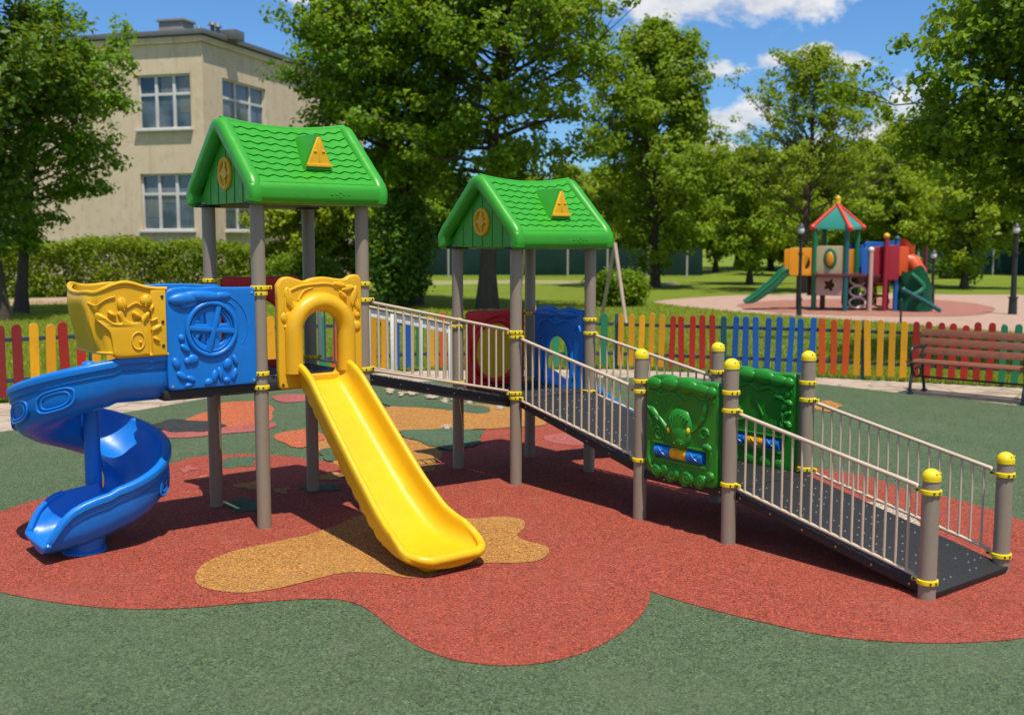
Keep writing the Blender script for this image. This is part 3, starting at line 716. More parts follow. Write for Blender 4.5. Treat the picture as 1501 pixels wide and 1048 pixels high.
# green activity panels with rollers
def activity(uu, front, label):
    p = Rel(MXv(uu, V1 - .095, .355), .06); W, Hh = .735, .815
    top = [(W, .77), (.72, .81), (.66, .822), (.52, .812), (.40, .83), (.30, .82), (.22, .832), (.10, .825), (.03, .80), (0, .77)]
    bot = [(.06, .05), (.12, .015), (.19, .04), (.25, .0), (.33, .035), (.40, -.01), (.48, .03), (.55, .0), (.62, .03), (.68, .03)]
    o_ = [(q.x, q.y) for q in spline([Vector((*a, 0)) for a in bot], 4, closed=False)] + [(W - .01, .05), (W, .09)] + [(W, .09 + .66 * k / 5) for k in range(1, 5)] + [(q.x, q.y) for q in spline([Vector((*a, 0)) for a in top], 5, closed=False)] + [(0, .75 - .66 * k / 5) for k in range(1, 5)] + [(0, .09), (.02, .06)]
    slot = [(.105, .185), (.60, .185), (.61, .195), (.61, .285), (.60, .295), (.105, .295), (.095, .285), (.095, .195)]
    p.plate(o_, [slot], .075, .02); p.z = .0375
    p.bar(.08, .175, .625, .175, .02, .025); p.bar(.08, .305, .625, .305, .02, .025)
    # clouds along the top
    for x, y, a, b in ((.09, .755, .085, .05), (.25, .765, .10, .055), (.42, .765, .11, .06), (.57, .75, .09, .05), (.67, .745, .05, .045)): p.blob(x, y, a, b, .03)
    p.vine([(.02, .70), (.10, .69), (.18, .675), (.28, .70), (.38, .66), (.48, .69), (.58, .66), (.70, .68)], (.012, .012))
    if front:
        for x, y, r, fl in ((.16, .735, .04, 1), (.40, .735, .042, -1), (.62, .70, .03, 1), (.14, .37, .06, -1), (.60, .43, .045, 1)): p.spiral(x, y, r, 1.6, .012, fl)
        # ridged horned animal face
        p.blob(.36, .465, .128, .135, .04); p.blob(.375, .395, .105, .12, .045); p.blob(.385, .345, .07, .06, .048)
        for k in range(7):
            x = .27 + .03 * k; p.vine([(x + .01, .56 - abs(k - 3) * .012), (.30 + .02 * k, .47), (.325 + .014 * k, .40)], (.009, .006), lift=.032)
        for x in (.34, .41): p.blob(x, .33, .012, .010, .052)
        p.vine([(.29, .40), (.22, .43), (.14, .50), (.06, .56)], (.022, .010)); p.leaf(.09, .53, .17, .06, 140, .026); p.leaf(.05, .48, .12, .045, 120, .02)
        p.leaf(.61, .61, .14, .05, 75, .022); p.leaf(.58, .53, .12, .05, 60, .02); p.vine([(.47, .42), (.54, .47), (.60, .54), (.62, .66)], (.010, .006))
        p.vine([(.05, .44), (.10, .45), (.18, .40), (.20, .33)], .008); p.vine([(.63, .36), (.67, .30), (.66, .22)], .010); p.leaf(.64, .335, .09, .05, -20, .02)
        for x, y, r in ((.13, .615, .02), (.22, .62, .018)): p.vine([(x - .03, y + .02), (x, y - .02), (x + .04, y + .01)], .006)
        for x, y, r in ((.13, .085, .055), (.30, .085, .065), (.45, .075, .06), (.59, .075, .05), (.215, .10, .045), (.67, .12, .04)):
            p.blob(x, y, r, r * .95, .024); p.ring(x, y, r * .62, r * .6, .005, .018)
        p.vine([(.04, .30), (.03, .20), (.06, .12), (.12, .06)], .014)
    else:
        p.vine([(.10, .62), (.18, .50), (.22, .42)], .009); p.vine([(.34, .60), (.38, .53), (.42, .46)], .009); p.vine([(.06, .42), (.20, .40), (.26, .43)], .01)
        for x, y in ((.60, .62), (.66, .65), (.63, .55), (.67, .59), (.66, .50), (.62, .47), (.55, .63), (.67, .42), (.61, .40)): p.leaf(x, y, .085, .05, random.uniform(0, 180), .02)
        p.vine([(.57, .36), (.63, .46), (.65, .58), (.60, .66)], .009)
        for x, y, r in ((.13, .085, .055), (.30, .085, .06), (.45, .08, .06), (.59, .08, .05)): p.blob(x, y, r, r, .02)
    o = obj('activity_panel', p.bm, [M['dgreen']], set_, label)
    mx = p.mx
    for k, m in enumerate(('blue', 'ochre', 'blue')):
        bm = NB(); x0 = .105 + .165 * k
        cyl(bm, mx @ Vector((x0, .24, .012)), mx @ Vector((x0 + .158, .24, .012)), .047, seg=24)
        for s_ in (1, -1):
            t = NB(); tube(t, [Vector((x0 + .03 + .1 * q / 8, .24 + s_ * (-.035 + .07 * q / 8), .012 + math.sqrt(max(0, .0475 ** 2 - (-.035 + .07 * q / 8) ** 2)))) for q in range(9)], .005, 6); merge(bm, t, mx)
        obj('roller', bm, M[m], o, ['blue roller nearest the upper ramp', 'amber middle roller', 'blue roller nearest the lower ramp'][k])
    if front:
        for x, y in ((.265, .42), (.462, .435)):
            bm = NB(); t = NB(); bmesh.ops.create_uvsphere(t, u_segments=14, v_segments=8, radius=1); merge(bm, t, mx @ Matrix.Translation((x, y, .058)) @ Matrix.Diagonal((.015, .026, .016, 1)))
            obj('eye', bm, M['yellow'], o)
activity(S + .0, True, 'green relief panel with an animal face and three rollers')
activity(S + .9, False, 'green relief panel with clouds and leaves on the far side')

# ---- straight yellow slide
def slide_prof(w, h, ripple=.0, sc=0.0, th=.03):
    # closed profile, x across, y up ; bed at y=0
    inn = []; n = 18; fr_ = min(.095, w * .42); bw = w - fr_ - .012
    for k in range(n + 1):
        inn.append((-bw + 2 * bw * k / n, ripple * (1 if k % 2 else -1) * (1 if 0 < k < n else 0)))
    hh = max(h, .035); fy = min(hh * .8, fr_ * 1.1)
    right = [(bw + fr_ * math.sin(PI / 2 * k / 6), fy * (1 - math.cos(PI / 2 * k / 6))) for k in range(1, 7)]
    right += [(w - .010, fy + (hh - fy) * .6)]
    right += [(w + .016 - .024 * math.cos(PI * k / 8), hh + .022 * math.sin(PI * k / 8)) for k in range(9)]
    right += [(w + .040, hh - .026), (w + .030, hh - .036), (w + .012, hh - .04), (w + .006, min(hh - .05, .0 - .4 * sc)), (w - .004, -.012 - sc), (w - .03, -th - sc)]
    left = [(-x, y) for x, y in reversed(right)]
    return inn + right + [(bw * .5, -th - .012), (0, -th - .014), (-bw * .5, -th - .012)] + left
def mkslide(name, mx, path, widths, heights, m, label, ripple=.003, scallop=True, seg=14):
    pts = spline([Vector((a, 0, b)) for a, b in path], seg, closed=False); n = len(pts)
    ds = np.cumsum([0] + [(q - p_).length for p_, q in zip(pts, pts[1:])]); ds /= ds[-1]; L = 2.4
    wi = np.interp(ds, [a for a, b in widths], [b for a, b in widths]); hi = np.interp(ds, [a for a, b in heights], [b for a, b in heights])
    fr = []
    for i, q in enumerate(pts):
        d = (pts[min(i + 1, n - 1)] - pts[max(i - 1, 0)]).normalized(); up = Vector((-d.z, 0, d.x))
        sc = .020 * abs(math.sin(ds[i] * PI * 17)) ** .6 if scallop and .08 < ds[i] < .78 else 0
        fr.append((mx @ q, (mx.to_3x3() @ Vector((0, 1, 0))), mx.to_3x3() @ up, slide_prof(wi[i], hi[i], ripple, sc)))
    bm = NB(); sweep(bm, fr, None)
    rims = []
    for s_ in (-1, 1):
        rims.append([mx @ (pts[i] + Vector((0, s_ * (wi[i] + .010), max(hi[i], .035) - .004))) for i in range(n) if ds[i] > .80])
    rim = rims[0] + rims[1][::-1]; k = len(rim)
    tube(bm, rim, [.020 + .016 * math.sin(PI * j / (k - 1)) ** 2 for j in range(k)], 12)
    return bm
# local slide frame: x downhill, y across, z up
mxS = Matrix(((0, -1, 0, .487), (-1, 0, 0, 0), (0, 0, 1, 0), (0, 0, 0, 1)))
bm = mkslide('slide', mxS, [(-.05, 1.142), (.03, 1.13), (.13, 1.085), (.30, .945), (.55, .735), (.95, .405), (1.2, .225), (1.36, .145), (1.52, .11), (1.66, .100), (1.74, .096), (1.80, .092), (1.835, .086), (1.855, .08)],
             [(0, .195), (.1, .20), (.3, .215), (.6, .232), (.75, .25), (.82, .268), (.88, .285), (.92, .292), (.945, .286), (.965, .268), (.98, .243), (.992, .21), (1, .17)], [(0, .10), (.05, .14), (.12, .165), (.65, .165), (.78, .155), (.86, .135), (.90, .10), (.93, .065), (.955, .045), (1, .034)], M['yellow'], '', ripple=.0016)
box(bm, mxS @ Vector((1.62, 0, .03)), (.30, .24, .09), .03)
obj('slide', bm, M['yellow'], set_, 'straight yellow slide under the amber arch')
# blue slide behind the lower tower
mxB = Matrix(((1, 0, 0, S + .9), (0, 1, 0, .44), (0, 0, 1, 0), (0, 0, 0, 1)))
bm = mkslide('slide', mxB, [(-.05, .80), (.05, .785), (.2, .68), (.5, .47), (.9, .22), (1.15, .13), (1.4, .11)], [(0, .2), (.5, .24), (1, .27)], [(0, .12), (.5, .14), (.8, .12), (1, .04)], M['blue'], '')
box(bm, mxB @ Vector((1.2, 0, .04)), (.2, .2, .09), .02)
obj('slide', bm, M['blue'], set_, 'straight blue slide behind the lower tower')

# ---- blue spiral slide
Cc = Vector((-1.11, .53, 0))
def evec(ph): return Vector((-math.sin(R(ph)), -math.cos(R(ph)), 0))
def sp_prof(zr, ho, hi_, ri=.085, ro=.545, tk=1.0):
    # x = radius, y relative to outer rim height ; closed
    b = -ho                                  # bed level below rim
    pr = []
    r2 = ro - .052
    pr += [(ri + .01, b + hi_), (ri + .022, b + hi_ * .5 + .01), (ri + .05, b + .03 + .1 * hi_), (ri + .085, b + .008)]
    q0 = ri + .12
    for k in range(0, 15):
        r = q0 + (r2 - .004 - q0) * k / 14; pr.append((r, b + (ho - .025) * (k / 14) ** 2.9))
    pr += [(ro - .018 - .034 * math.cos(PI * k / 8), -.004 + .024 * math.sin(PI * k / 8)) for k in range(9)]
    mn = max(-.035, b * .35); pr += [(ro + .014, mn), (ro + .002, mn * 1.35), (ro - .002, max(-.085, b * .42)), (ro - .012, max(-.09, b * .45)), (ro - .012, b * .5), (ro - .018, b * .75), (ro - .034, b - .01 * tk), (ro - .07, b - .05 * tk), (ro - .13, b - .08 * tk)]
    pr += [((ri + ro) / 2, b - .085 * tk), (ri + .08, b - .06 * tk), (ri + .0, b - .035 * tk), (ri - .012, b + hi_ * .5), (ri - .010, b + hi_), (ri, b + hi_ + .012)]
    return pr
fr = []
def zrim(ph): return float(np.interp(ph, [0, 20, 128, 220, 300, 340, 360], [1.385, 1.355, 1.07, .85, .63, .485, .440]))
for u in (-.735, -.85, -.97, -1.06): fr.append((Vector((u, .53, 1.385)), Vector((0, -1, 0)), Vector((0, 0, 1)), sp_prof(0, .245, .06 if u < -.9 else .2)))
for k in range(0, 61):
    ph = 6.0 * k; z = np.mean([zrim(max(0, ph + d)) - .0010 * max(0, ph + d - 360) for d in (-40, -30, -20, -10, 0, 10, 20, 30, 40)])
    fr.append((Cc + Vector((0, 0, z)), evec(ph), Vector((0, 0, 1)), sp_prof(0, .245 + .02 * math.sin(R(ph / 2)), .06 + .15 * max(0, (ph - 300) / 60) ** 2)))
EX = [(.06, .430, .242, .225, .08, .547), (.15, .412, .245, .235, .068, .551), (.24, .388, .242, .240, .06, .555), (.32, .352, .218, .222, .056, .556), (.38, .300, .176, .186, .056, .556), (.42, .248, .132, .146, .058, .554), (.452, .195, .085, .098, .064, .548), (.476, .150, .047, .056, .076, .535), (.49, .122, .026, .030, .10, .51)]
for du, z, ho, hi_, ri, ro in EX:
    fr.append((Vector((Cc.x - du, .53, z)), Vector((0, -1, 0)), Vector((0, 0, 1)), sp_prof(0, ho, hi_, ri=ri, ro=ro, tk=float(np.interp(du, [.2, .45, .53], [1, .75, .4])))))
bm = NB(); sweep(bm, fr, None)
rim = [Vector((Cc.x - e[0], .53 - e[5] + .012, e[1] - .004)) for e in EX[2:]] + [Vector((Cc.x - e[0], .53 - e[4], e[1] - e[2] + e[3] + .002)) for e in EX[:1:-1]]
rim = spline(rim, 4, closed=False); tube(bm, rim, [.022 + .006 * math.sin(PI * j / (len(rim) - 1)) ** 2 for j in range(len(rim))], 12)
def on_wall(ph, dz, off=.0):
    return Cc + evec(ph) * (.536 + off) + Vector((0, 0, zrim(ph) - dz))
# oval mouldings on the outer wall
for ph0, ph1 in ((28, 58), (68, 96), (106, 132), (292, 318)):
    n = 28; pm, hw = (ph0 + ph1) / 2, (ph1 - ph0) / 2
    sq = lambda c_: math.copysign(abs(c_) ** .7, c_)
    tube(bm, [on_wall(pm + hw * sq(math.cos(a)), .185 + .072 * sq(math.sin(a)), -.004) for a in [2 * PI * k / n for k in range(n)]], .010, 8, closed=True)
    tube(bm, [on_wall(pm + hw * .74 * sq(math.cos(a)), .185 + .05 * sq(math.sin(a)), -.006) for a in [2 * PI * k / n for k in range(n)]], .008, 8, closed=True)
tube(bm, [on_wall(k * 4.0, .088, -.003) for k in range(0, 86)], .0045, 6)
sp = obj('spiral_slide', bm, M['blue'], set_, 'blue spiral slide curling down left of the taller tower')
bm = NB(); cyl(bm, (Cc.x, Cc.y, -.02), (Cc.x, Cc.y, 1.30), .062, .055, seg=28); ball(bm, (Cc.x, Cc.y, 1.30), (.055, .055, .03))
obj('centre_pole', bm, M['blue'], sp)
bm = NB(); q = Vector((Cc.x - .18, Cc.y - .31, 0)); cyl(bm, q + Vector((0, 0, -.02)), q + Vector((0, 0, .02)), .155, .15, 32); cyl(bm, q + Vector((0, 0, .02)), q + Vector((0, 0, .17)), .135, .16, 32)
obj('foot', bm, M['blue'], sp)
# amber hood round the slide entry : a cup shaped wall with a moulded tree
A0, A1 = .385, 1.20                      # arc lengths where the bend starts and ends
def hood_pt(a, t):
    rx_h = float(np.interp(t, [0, .3, .6, .8, .92, 1], [.095, .12, .15, .166, .164, .148]))
    if a < A0: return Vector((-.725 - a, -.035, 0)), Vector((0, -1, 0))
    if a < A1:
        g = (a - A0) / (A1 - A0) * PI; c_, s_ = math.cos(g), math.sin(g)
        c2, s2 = math.copysign(abs(c_) ** .8, c_), abs(s_) ** .8
        return Vector((-1.11 - rx_h * s2, .295 - .33 * c2, 0)), Vector((-s_ / .2, -c_ / .33, 0)).normalized()
    return Vector((-1.11 + (a - A1), .625, 0)), Vector((0, 1, 0))
AT_ = A1 + .375
def hood_top(a):
    z = 1.868
    z += .05 * math.exp(-((a - .30) / .13) ** 2) - .015 * math.exp(-((a - .56) / .08) ** 2) + .030 * math.exp(-((a - 1.06) / .13) ** 2) - .022 * math.exp(-((a - .76) / .12) ** 2) + .02 * math.exp(-((a - 1.4) / .12) ** 2)
    return z if a > .10 else 1.868 + (z - 1.868) * max(0, (a - .05) / .05)
bm = NB(); NU, NZ = 110, 14; rows = []
for j in range(NZ + 1):
    row = []; t = j / NZ
    for i in range(NU + 1):
        a = AT_ * i / NU; q, o_ = hood_pt(a, t)
        bot = 1.402 + .03 * min(1, max(0, (a - .36) / .05))
        f_ = (.014 * math.exp(-((a - .62) / .05) ** 2) - .012 * math.exp(-((a - .54) / .03) ** 2) + .012 * math.sin(a * 23) * (1 if a > .6 else 0)) * math.sin(PI * min(1, t * 1.1))
        row.append(bm.verts.new(q + o_ * f_ + Vector((0, 0, bot + (hood_top(a) - bot) * t))))
    rows.append(row)
for a, b in zip(rows, rows[1:]):
    for i in range(NU): bm.faces.new((a[i], a[i + 1], b[i + 1], b[i]))
rim = [v.co.copy() for v in rows[-1]]; low = [v.co.copy() for v in rows[0]]
bmesh.ops.recalc_face_normals(bm, faces=bm.faces[:]); bmesh.ops.solidify(bm, geom=bm.faces[:], thickness=.022)
tube(bm, rim, .015, 8); tube(bm, low, .011, 8)
p = Rel(Matrix.Identity(4), 0); p.z = .004
p.plate([(.265, -.004), (.372, -.004), (.372, .455), (.265, .455)], [], .03, .005)
tr = [(.01, 0), (-.015, .08), (-.035, .166), (-.095, .215), (-.165, .262), (-.15, .31), (-.065, .285), (.0, .245), (.055, .238), (.03, .30), (.065, .325), (.095, .255), (.165, .24), (.235, .305), (.258, .283), (.212, .224), (.238, .156), (.245, .03), (.228, 0)]
trs = [(q.x, q.y) for q in spline([Vector((*q, 0)) for q in tr], 4)]
p.plate(trs, [], .036, .014)
p.z = .02
p.ring(.165, .105, .045, .06, .006); p.blob(.18, .095, .010, .014, .012)
p.z = .006
for x, y, l, w, r in ((.065, .365, .10, .07, 100), (.235, .385, .09, .085, 70), (-.01, .30, .07, .04, -30), (.165, .285, .08, .045, -35), (.27, .335, .055, .03, 60), (.30, .19, .085, .045, 25), (.295, .11, .06, .03, -30), (.285, .25, .055, .02, 20)): p.leaf(x, y, l, w, r, .026)
p.vine([(-.22, .38), (-.14, .36), (-.05, .40), (.02, .42)], .006); p.vine([(.10, .34), (.16, .37), (.20, .35)], .006)
p.z = .016
for y in (.06, .23, .41): p.bolt(.345, y, .011)
for v in p.bm.verts:                       # wrap the flat relief round the wall
    q, o_ = hood_pt(.385 - v.co.x, min(1, max(0, v.co.y / .47)))
    v.co = q + o_ * (v.co.z + .001) + Vector((0, 0, 1.404 + v.co.y))
me_ = bpy.data.meshes.new('tmp'); p.bm.to_mesh(me_); p.bm.free(); bm.from_mesh(me_); bpy.data.meshes.remove(me_)
hd = obj('hood', bm, [M['ochre'], M['dark']], sp, 'amber hood with tree relief over the spiral slide entry')

# ------------------------------------------------------------------ picket fences
def picket_paint(name, c):
    m, nt, out = mat(name); P = pos(nt)
    oi = nt.nodes.new('ShaderNodeObjectInfo')
    cc = mixc(nt, tuple(x * .72 for x in c), tuple(min(1, x * 1.12) for x in c), oi.outputs['Random'])
    cc = mixc(nt, cc, tuple(x * .5 + .03 for x in c), ramp(nt, noise(nt, P, 7, 7, .7), [(.50, 0.0), (.72, .55)]))
    cc = mixc(nt, cc, (.20, .16, .12), ramp(nt, noise(nt, P, 34, 6, .75), [(.62, 0.0), (.70, .8)]))
    bsdf(nt, out, cc, .55, bump(nt, noise(nt, P, 60, 4, .7), .2, .004), .35); return m
FC = {k: picket_paint('picket_' + n_, c) for k, n_, c in (('y', 'yellow', (.68, .32, .006)), ('r', 'red', (.38, .017, .009)), ('d', 'maroon', (.20, .016, .014)), ('o', 'orange', (.58, .078, .008)), ('b', 'blue', (.006, .09, .34)), ('g', 'green', (.018, .20, .085)), ('t', 'teal', (.012, .09, .12)))}
M['fence_rail'] = simple('fence_rail_paint', (.022, .045, .075), .5, 8, .3)
def pcolor(px):
    for lim, c in ((-5, 'd'), (12, 'd'), (33, 'd'), (84, 'y'), (135, 'r'), (160, 'y'), (235, 'b'), (300, 'g'), (380, 'r'), (445, 'y'), (475, 'g'), (505, 'o'), (575, 'y'), (600, 'b'), (618, 'g'), (640, 'y'), (668, 'o'), (690, 'r'), (760, 'b'), (835, 'g'), (868, 'o'), (884, 'o'), (892, 'g'), (984, 'y'), (1050, 'r'), (1066, 't'), (1194, 'b'), (1206, 't'), (1243, 'o'), (1344, 'y'), (1473, 'r'), (1560, 'g'), (9999, 'y')):
        if px < lim: return c
def fence(pts, spacing, h0, h1, label, px_w=.115):
    pts = [Vector((*p, 0)) for p in pts]
    root = empty('picket_fence', pts[0], 0, label, 'fence'); o0 = pts[0]
    seg = [(b - a).length for a, b in zip(pts, pts[1:])]; tot = sum(seg)
    def along(s):
        for (a, b), l in zip(zip(pts, pts[1:]), seg):
            if s <= l or (b is pts[-1]): return a + (b - a) * (s / l), (b - a).normalized()
            s -= l
    i = 0; s = .1
    while s < tot:
        p, d = along(s); h = h0 + (h1 - h0) * s / tot + random.gauss(0, .014); w = px_w + random.uniform(-.006, .006)
        pxx = 750.5 + F * p.x / p.y
        bm = NB(); tx = [(-w / 2, .06), (w / 2, .06), (w / 2, h - w / 2)] + [(w / 2 * math.cos(PI * k / 6), h - w / 2 + w / 2 * math.sin(PI * k / 6)) for k in range(1, 6)] + [(-w / 2, h - w / 2)]
        n = Vector((d.y, -d.x, 0)) if d.y * p.x - d.x * p.y < 0 else Vector((d.y, -d.x, 0))
        mx = Matrix.Translation(p - o0 + n * .03) @ Matrix(((d.x, 0, n.x, 0), (d.y, 0, n.y, 0), (0, 1, 0, 0), (0, 0, 0, 1)))
        mx = mx @ Matrix.Rotation(random.gauss(0, .018), 4, 'Z')
        vs = [bm.verts.new((x, y, 0)) for x, y in tx]; bm.faces.new(vs)
        r_ = bmesh.ops.extrude_face_region(bm, geom=bm.faces[:]); bmesh.ops.translate(bm, verts=[e for e in r_['geom'] if isinstance(e, bmesh.types.BMVert)], vec=(0, 0, .024))
        bmesh.ops.recalc_face_normals(bm, faces=bm.faces[:]); bmesh.ops.bevel(bm, geom=bm.edges[:], offset=.004, segments=1, affect='EDGES')
        bm.transform(mx)
        obj('picket', bm, FC[pcolor(pxx)], root, sharp=30)
        i += 1; s += spacing
    for fz in (.27, .80):
        bm = NB(); n_ = 0
        q = [p - o0 + Vector((0, 0, (h0 + (h1 - h0) * (sum(seg[:k]) / tot)) * fz)) for k, p in enumerate(pts)]
        for a, b in zip(q, q[1:]):
            d = b - a; mid = (a + b) / 2; rot = Matrix.Rotation(math.atan2(d.y, d.x), 3, 'Z') @ Matrix.Rotation(-math.asin(d.z / d.length), 3, 'Y')
            box(bm, mid, (d.length, .035, .055), .004, rot)
        obj('rail', bm, M['fence_rail'], root)
    s = .02
    while s < tot + .5:
        p, d = along(min(s, tot)); h = h0 + (h1 - h0) * min(s, tot) / tot
        bm = NB(); box(bm, p - o0 + Vector((0, .03, h / 2 - .02)), (.055, .055, h + .02), .006, (0, 0, math.atan2(d.y, d.x)))
        obj('fence_post', bm, FC['t'], root); s += 2.05
    return root
fence(FENCE[:5], .215, 1.10, .97, 'colourful picket fence running behind the left tower and bridge', .128)
fence([(1.80, 18.93)] + FENCE[5:], .178, .965, .95, 'colourful picket fence running behind the ramp and wooden bench', .099)

# ------------------------------------------------------------------ bench
M['wood'] = simple('bench_wood', (.22, .075, .038), .5, 9, .4, .25, 40)
M['iron'] = simple('bench_iron', (.012, .022, .026), .45, 12, .3)
B0 = Vector((5.77, 15.77, 0)); bd = Vector((1.11, -1.01, 0)).normalized(); ba = math.atan2(bd.y, bd.x)
bench = empty('park_bench', B0, ba, 'brown slatted park bench with dark iron legs by the picket fence', 'bench')
LB = 1.62
for i, (y, z) in enumerate(((.02, .465), (.135, .472), (.25, .470), (.365, .462))):
    bm = NB(); box(bm, (LB / 2, y, z), (LB + .10, .098, .034), .008); obj('seat_slat', bm, M['wood'], bench)
for i, (y, z) in enumerate(((.475, .60), (.505, .735), (.535, .865))):
    bm = NB(); box(bm, (LB / 2, y - .02, z), (LB + .10, .032, .105), .008, (R(-13), 0, 0)); obj('backrest_slat', bm, M['wood'], bench)
for x in (.03, LB - .03):
    bm = NB()
    tube(bm, spline([Vector((x, -.01, 0)), Vector((x, -.03, .12)), Vector((x, .03, .30)), Vector((x, .0, .43))], 5, False), .024, 8)
    tube(bm, spline([Vector((x, .50, 0)), Vector((x, .47, .12)), Vector((x, .40, .30)), Vector((x, .43, .46)), Vector((x, .50, .70)), Vector((x, .56, .92))], 5, False), .024, 8)
    tube(bm, spline([Vector((x, .0, .43)), Vector((x, .20, .435)), Vector((x, .42, .43))], 5, False), .022, 8)
    tube(bm, spline([Vector((x, .02, .43)), Vector((x, -.03, .55)), Vector((x, .0, .66)), Vector((x, .15, .68)), Vector((x, .35, .66)), Vector((x, .49, .68))], 5, False), .02, 8)
    tube(bm, [Vector((x, .22 + .12 * math.cos(a), .30 + .07 * math.sin(a))) for a in [2 * PI * k / 20 for k in range(20)]], .012, 8, closed=True)
    for y in (-.01, .50): box(bm, (x, y, .012), (.07, .10, .024), .006)
    obj('leg_frame', bm, M['iron'], bench)
bm = NB(); cyl(bm, (.03, .22, .24), (LB - .03, .22, .24), .014, seg=10); obj('crossbar', bm, M['iron'], bench)

# ------------------------------------------------------------------ lamps, swing
M['lamp_black'] = simple('lamp_post_paint', (.014, .018, .018), .45, 10, .3)
M['globe'] = simple('lamp_globe', (.62, .62, .60), .25, 10, .1)
def lamp(loc, h, label, r=.055):
    e = empty('lamp_post', loc, 0, label, 'lamp post', 'black lamp posts near the distant play tower')
    bm = NB(); cyl(bm, (0, 0, -.05), (0, 0, .5), r * 1.5, r * 1.3, 14); cyl(bm, (0, 0, .5), (0, 0, h - .35), r, r * .75, 14); cyl(bm, (0, 0, .5), (0, 0, .54), r * 1.7, seg=14); cyl(bm, (0, 0, h - .95), (0, 0, h - .9), r * 1.4, seg=14)
    obj('pole', bm, M['lamp_black'], e)
    bm = NB(); ball(bm, (0, 0, h - .22), (.10, .10, .14)); obj('lamp_globe', bm, M['globe'], e)
    bm = NB(); cyl(bm, (0, 0, h - .38), (0, 0, h - .33), .09, .10, 14); cyl(bm, (0, 0, h - .11), (0, 0, h), .12, .02, 14); obj('lamp_cap', bm, M['lamp_black'], e)
lamp(G(1171, 463, -.03), 2.78, 'slim black lamp post left of the distant play tower')
lamp(G(1484, 461, -.03), 2.8, 'stout black lamp post near the right edge of the lawn', .09)
lamp(G(1366, 446, -.03), 1.95, 'short black lamp post right of the distant play tower')
bm = NB(); q = G(1320, 474, -.03); cyl(bm, q, q + Vector((0, 0, .62)), .03, seg=10); ball(bm, q + Vector((0, 0, .62)), .036)
tag(obj('bollard', bm, M['lamp_black']), 'thin dark bollard on the grass behind the fence', 'bollard')
M['swing_paint'] = simple('weathered_swing_paint', (.46, .33, .28), .6, 3, .35)
q0 = G(918, 476, -.03)
sw = empty('swing_frame', q0, 0, 'faded pink and white swing frame behind the picket fence', 'swing')
apex = Vector((-.28, .5, 2.17)); apex2 = apex + Vector((-2.4, 1.5, 0))
for b0, ap in (((0, 0, 0), apex), ((-.55, 1.6, 0), apex), ((-2.4, 1.5, 0), apex2), ((-2.95, 3.1, 0), apex2)):
    bm = NB(); cyl(bm, b0, ap, .05, seg=12); obj('leg', bm, M['swing_paint'], sw)
bm = NB(); cyl(bm, apex, apex2, .045, seg=12); obj('top_bar', bm, M['swing_paint'], sw)

# ------------------------------------------------------------------ distant play tower
P0 = G(1238, 456, -.018); Ks = P0.y / F
far = empty('play_tower', P0, 0, 'distant play tower with green and red pyramid roof and green slides', 'play structure')
def fx(px): return (px - 1238) * Ks
def fz(py): return (456 - py) * Ks
FM = {'g': plastic('far_green', (.012, .16, .075)), 't': plastic('far_teal', (.012, .10, .12)), 'o': plastic('far_orange', (.72, .27, .012)), 'r': plastic('far_red', (.62, .05, .03)), 'c': plastic('far_crimson', (.30, .012, .03)),
      'b': plastic('far_blue', (.012, .11, .42)), 's': plastic('far_sand', (.50, .40, .24)), 'p': plastic('far_pink', (.52, .33, .29)), 'm': plastic('far_maroon', (.10, .02, .025)), 'y': plastic('far_yellow', (.72, .42, .02)), 'w': plastic('far_white', (.7, .62, .58)), 'ro': plastic('far_orange_red', (.66, .085, .02))}
def fpart(name, bm, m, parent=far, label=None): return obj(name, bm, FM[m] if isinstance(m, str) else m, parent, label)
tw = [(1199, 0.55), (1238, 0), (1264, .75), (1222, 1.3)]
for (x, y), m in zip(tw, 'gtgg'):
    bm = NB(); cyl(bm, (fx(x), y, -.05), (fx(x), y, fz(331)), .085, seg=16); fpart('post', bm, m)
# roof : four faces with red ribs and finial
ap = Vector((fx(1232), .65, fz(300))); cs = [Vector((fx(1194), .5, fz(332))), Vector((fx(1241), -.12, fz(334))), Vector((fx(1272), .75, fz(332))), Vector((fx(1222), 1.45, fz(331)))]
bm = NB()
for a, b in zip(cs, cs[1:] + cs[:1]):
    vs = [bm.verts.new(k) for k in (a, b, ap, a - Vector((0, 0, .09)), b - Vector((0, 0, .09)))]
    bm.faces.new((vs[0], vs[1], vs[2])); bm.faces.new((vs[0], vs[3], vs[4], vs[1]))
rf = fpart('roof', bm, plastic('far_canopy', (.03, .26, .21)))
for c in cs:
    bm = NB(); tube(bm, [c - Vector((0, 0, .04)), c + (ap - c) * .5, ap], [.085, .065, .05], 10); ball(bm, c - Vector((0, 0, .04)), .10); fpart('roof_rib', bm, 'r', rf)
bm = NB(); cyl(bm, ap, ap + Vector((0, 0, .12)), .09, seg=12); ball(bm, ap + Vector((0, 0, .17)), (.085, .085, .12)); fpart('finial', bm, 'y', rf)
# deck and understructure
bm = NB(); box(bm, (fx(1232), .65, fz(404)), (1.55, 1.5, .1), .02); box(bm, (fx(1292), .7, fz(405)), (1.7, 1.2, .1), .02); fpart('deck', bm, 'm')
for x, y in ((1216, .9), (1252, 1.0), (1290, 1.2), (1308, .6), (1180, .9)):
    bm = NB(); cyl(bm, (fx(x), y, -.05), (fx(x), y, fz(404)), .07, seg=12); fpart('post', bm, 'm')
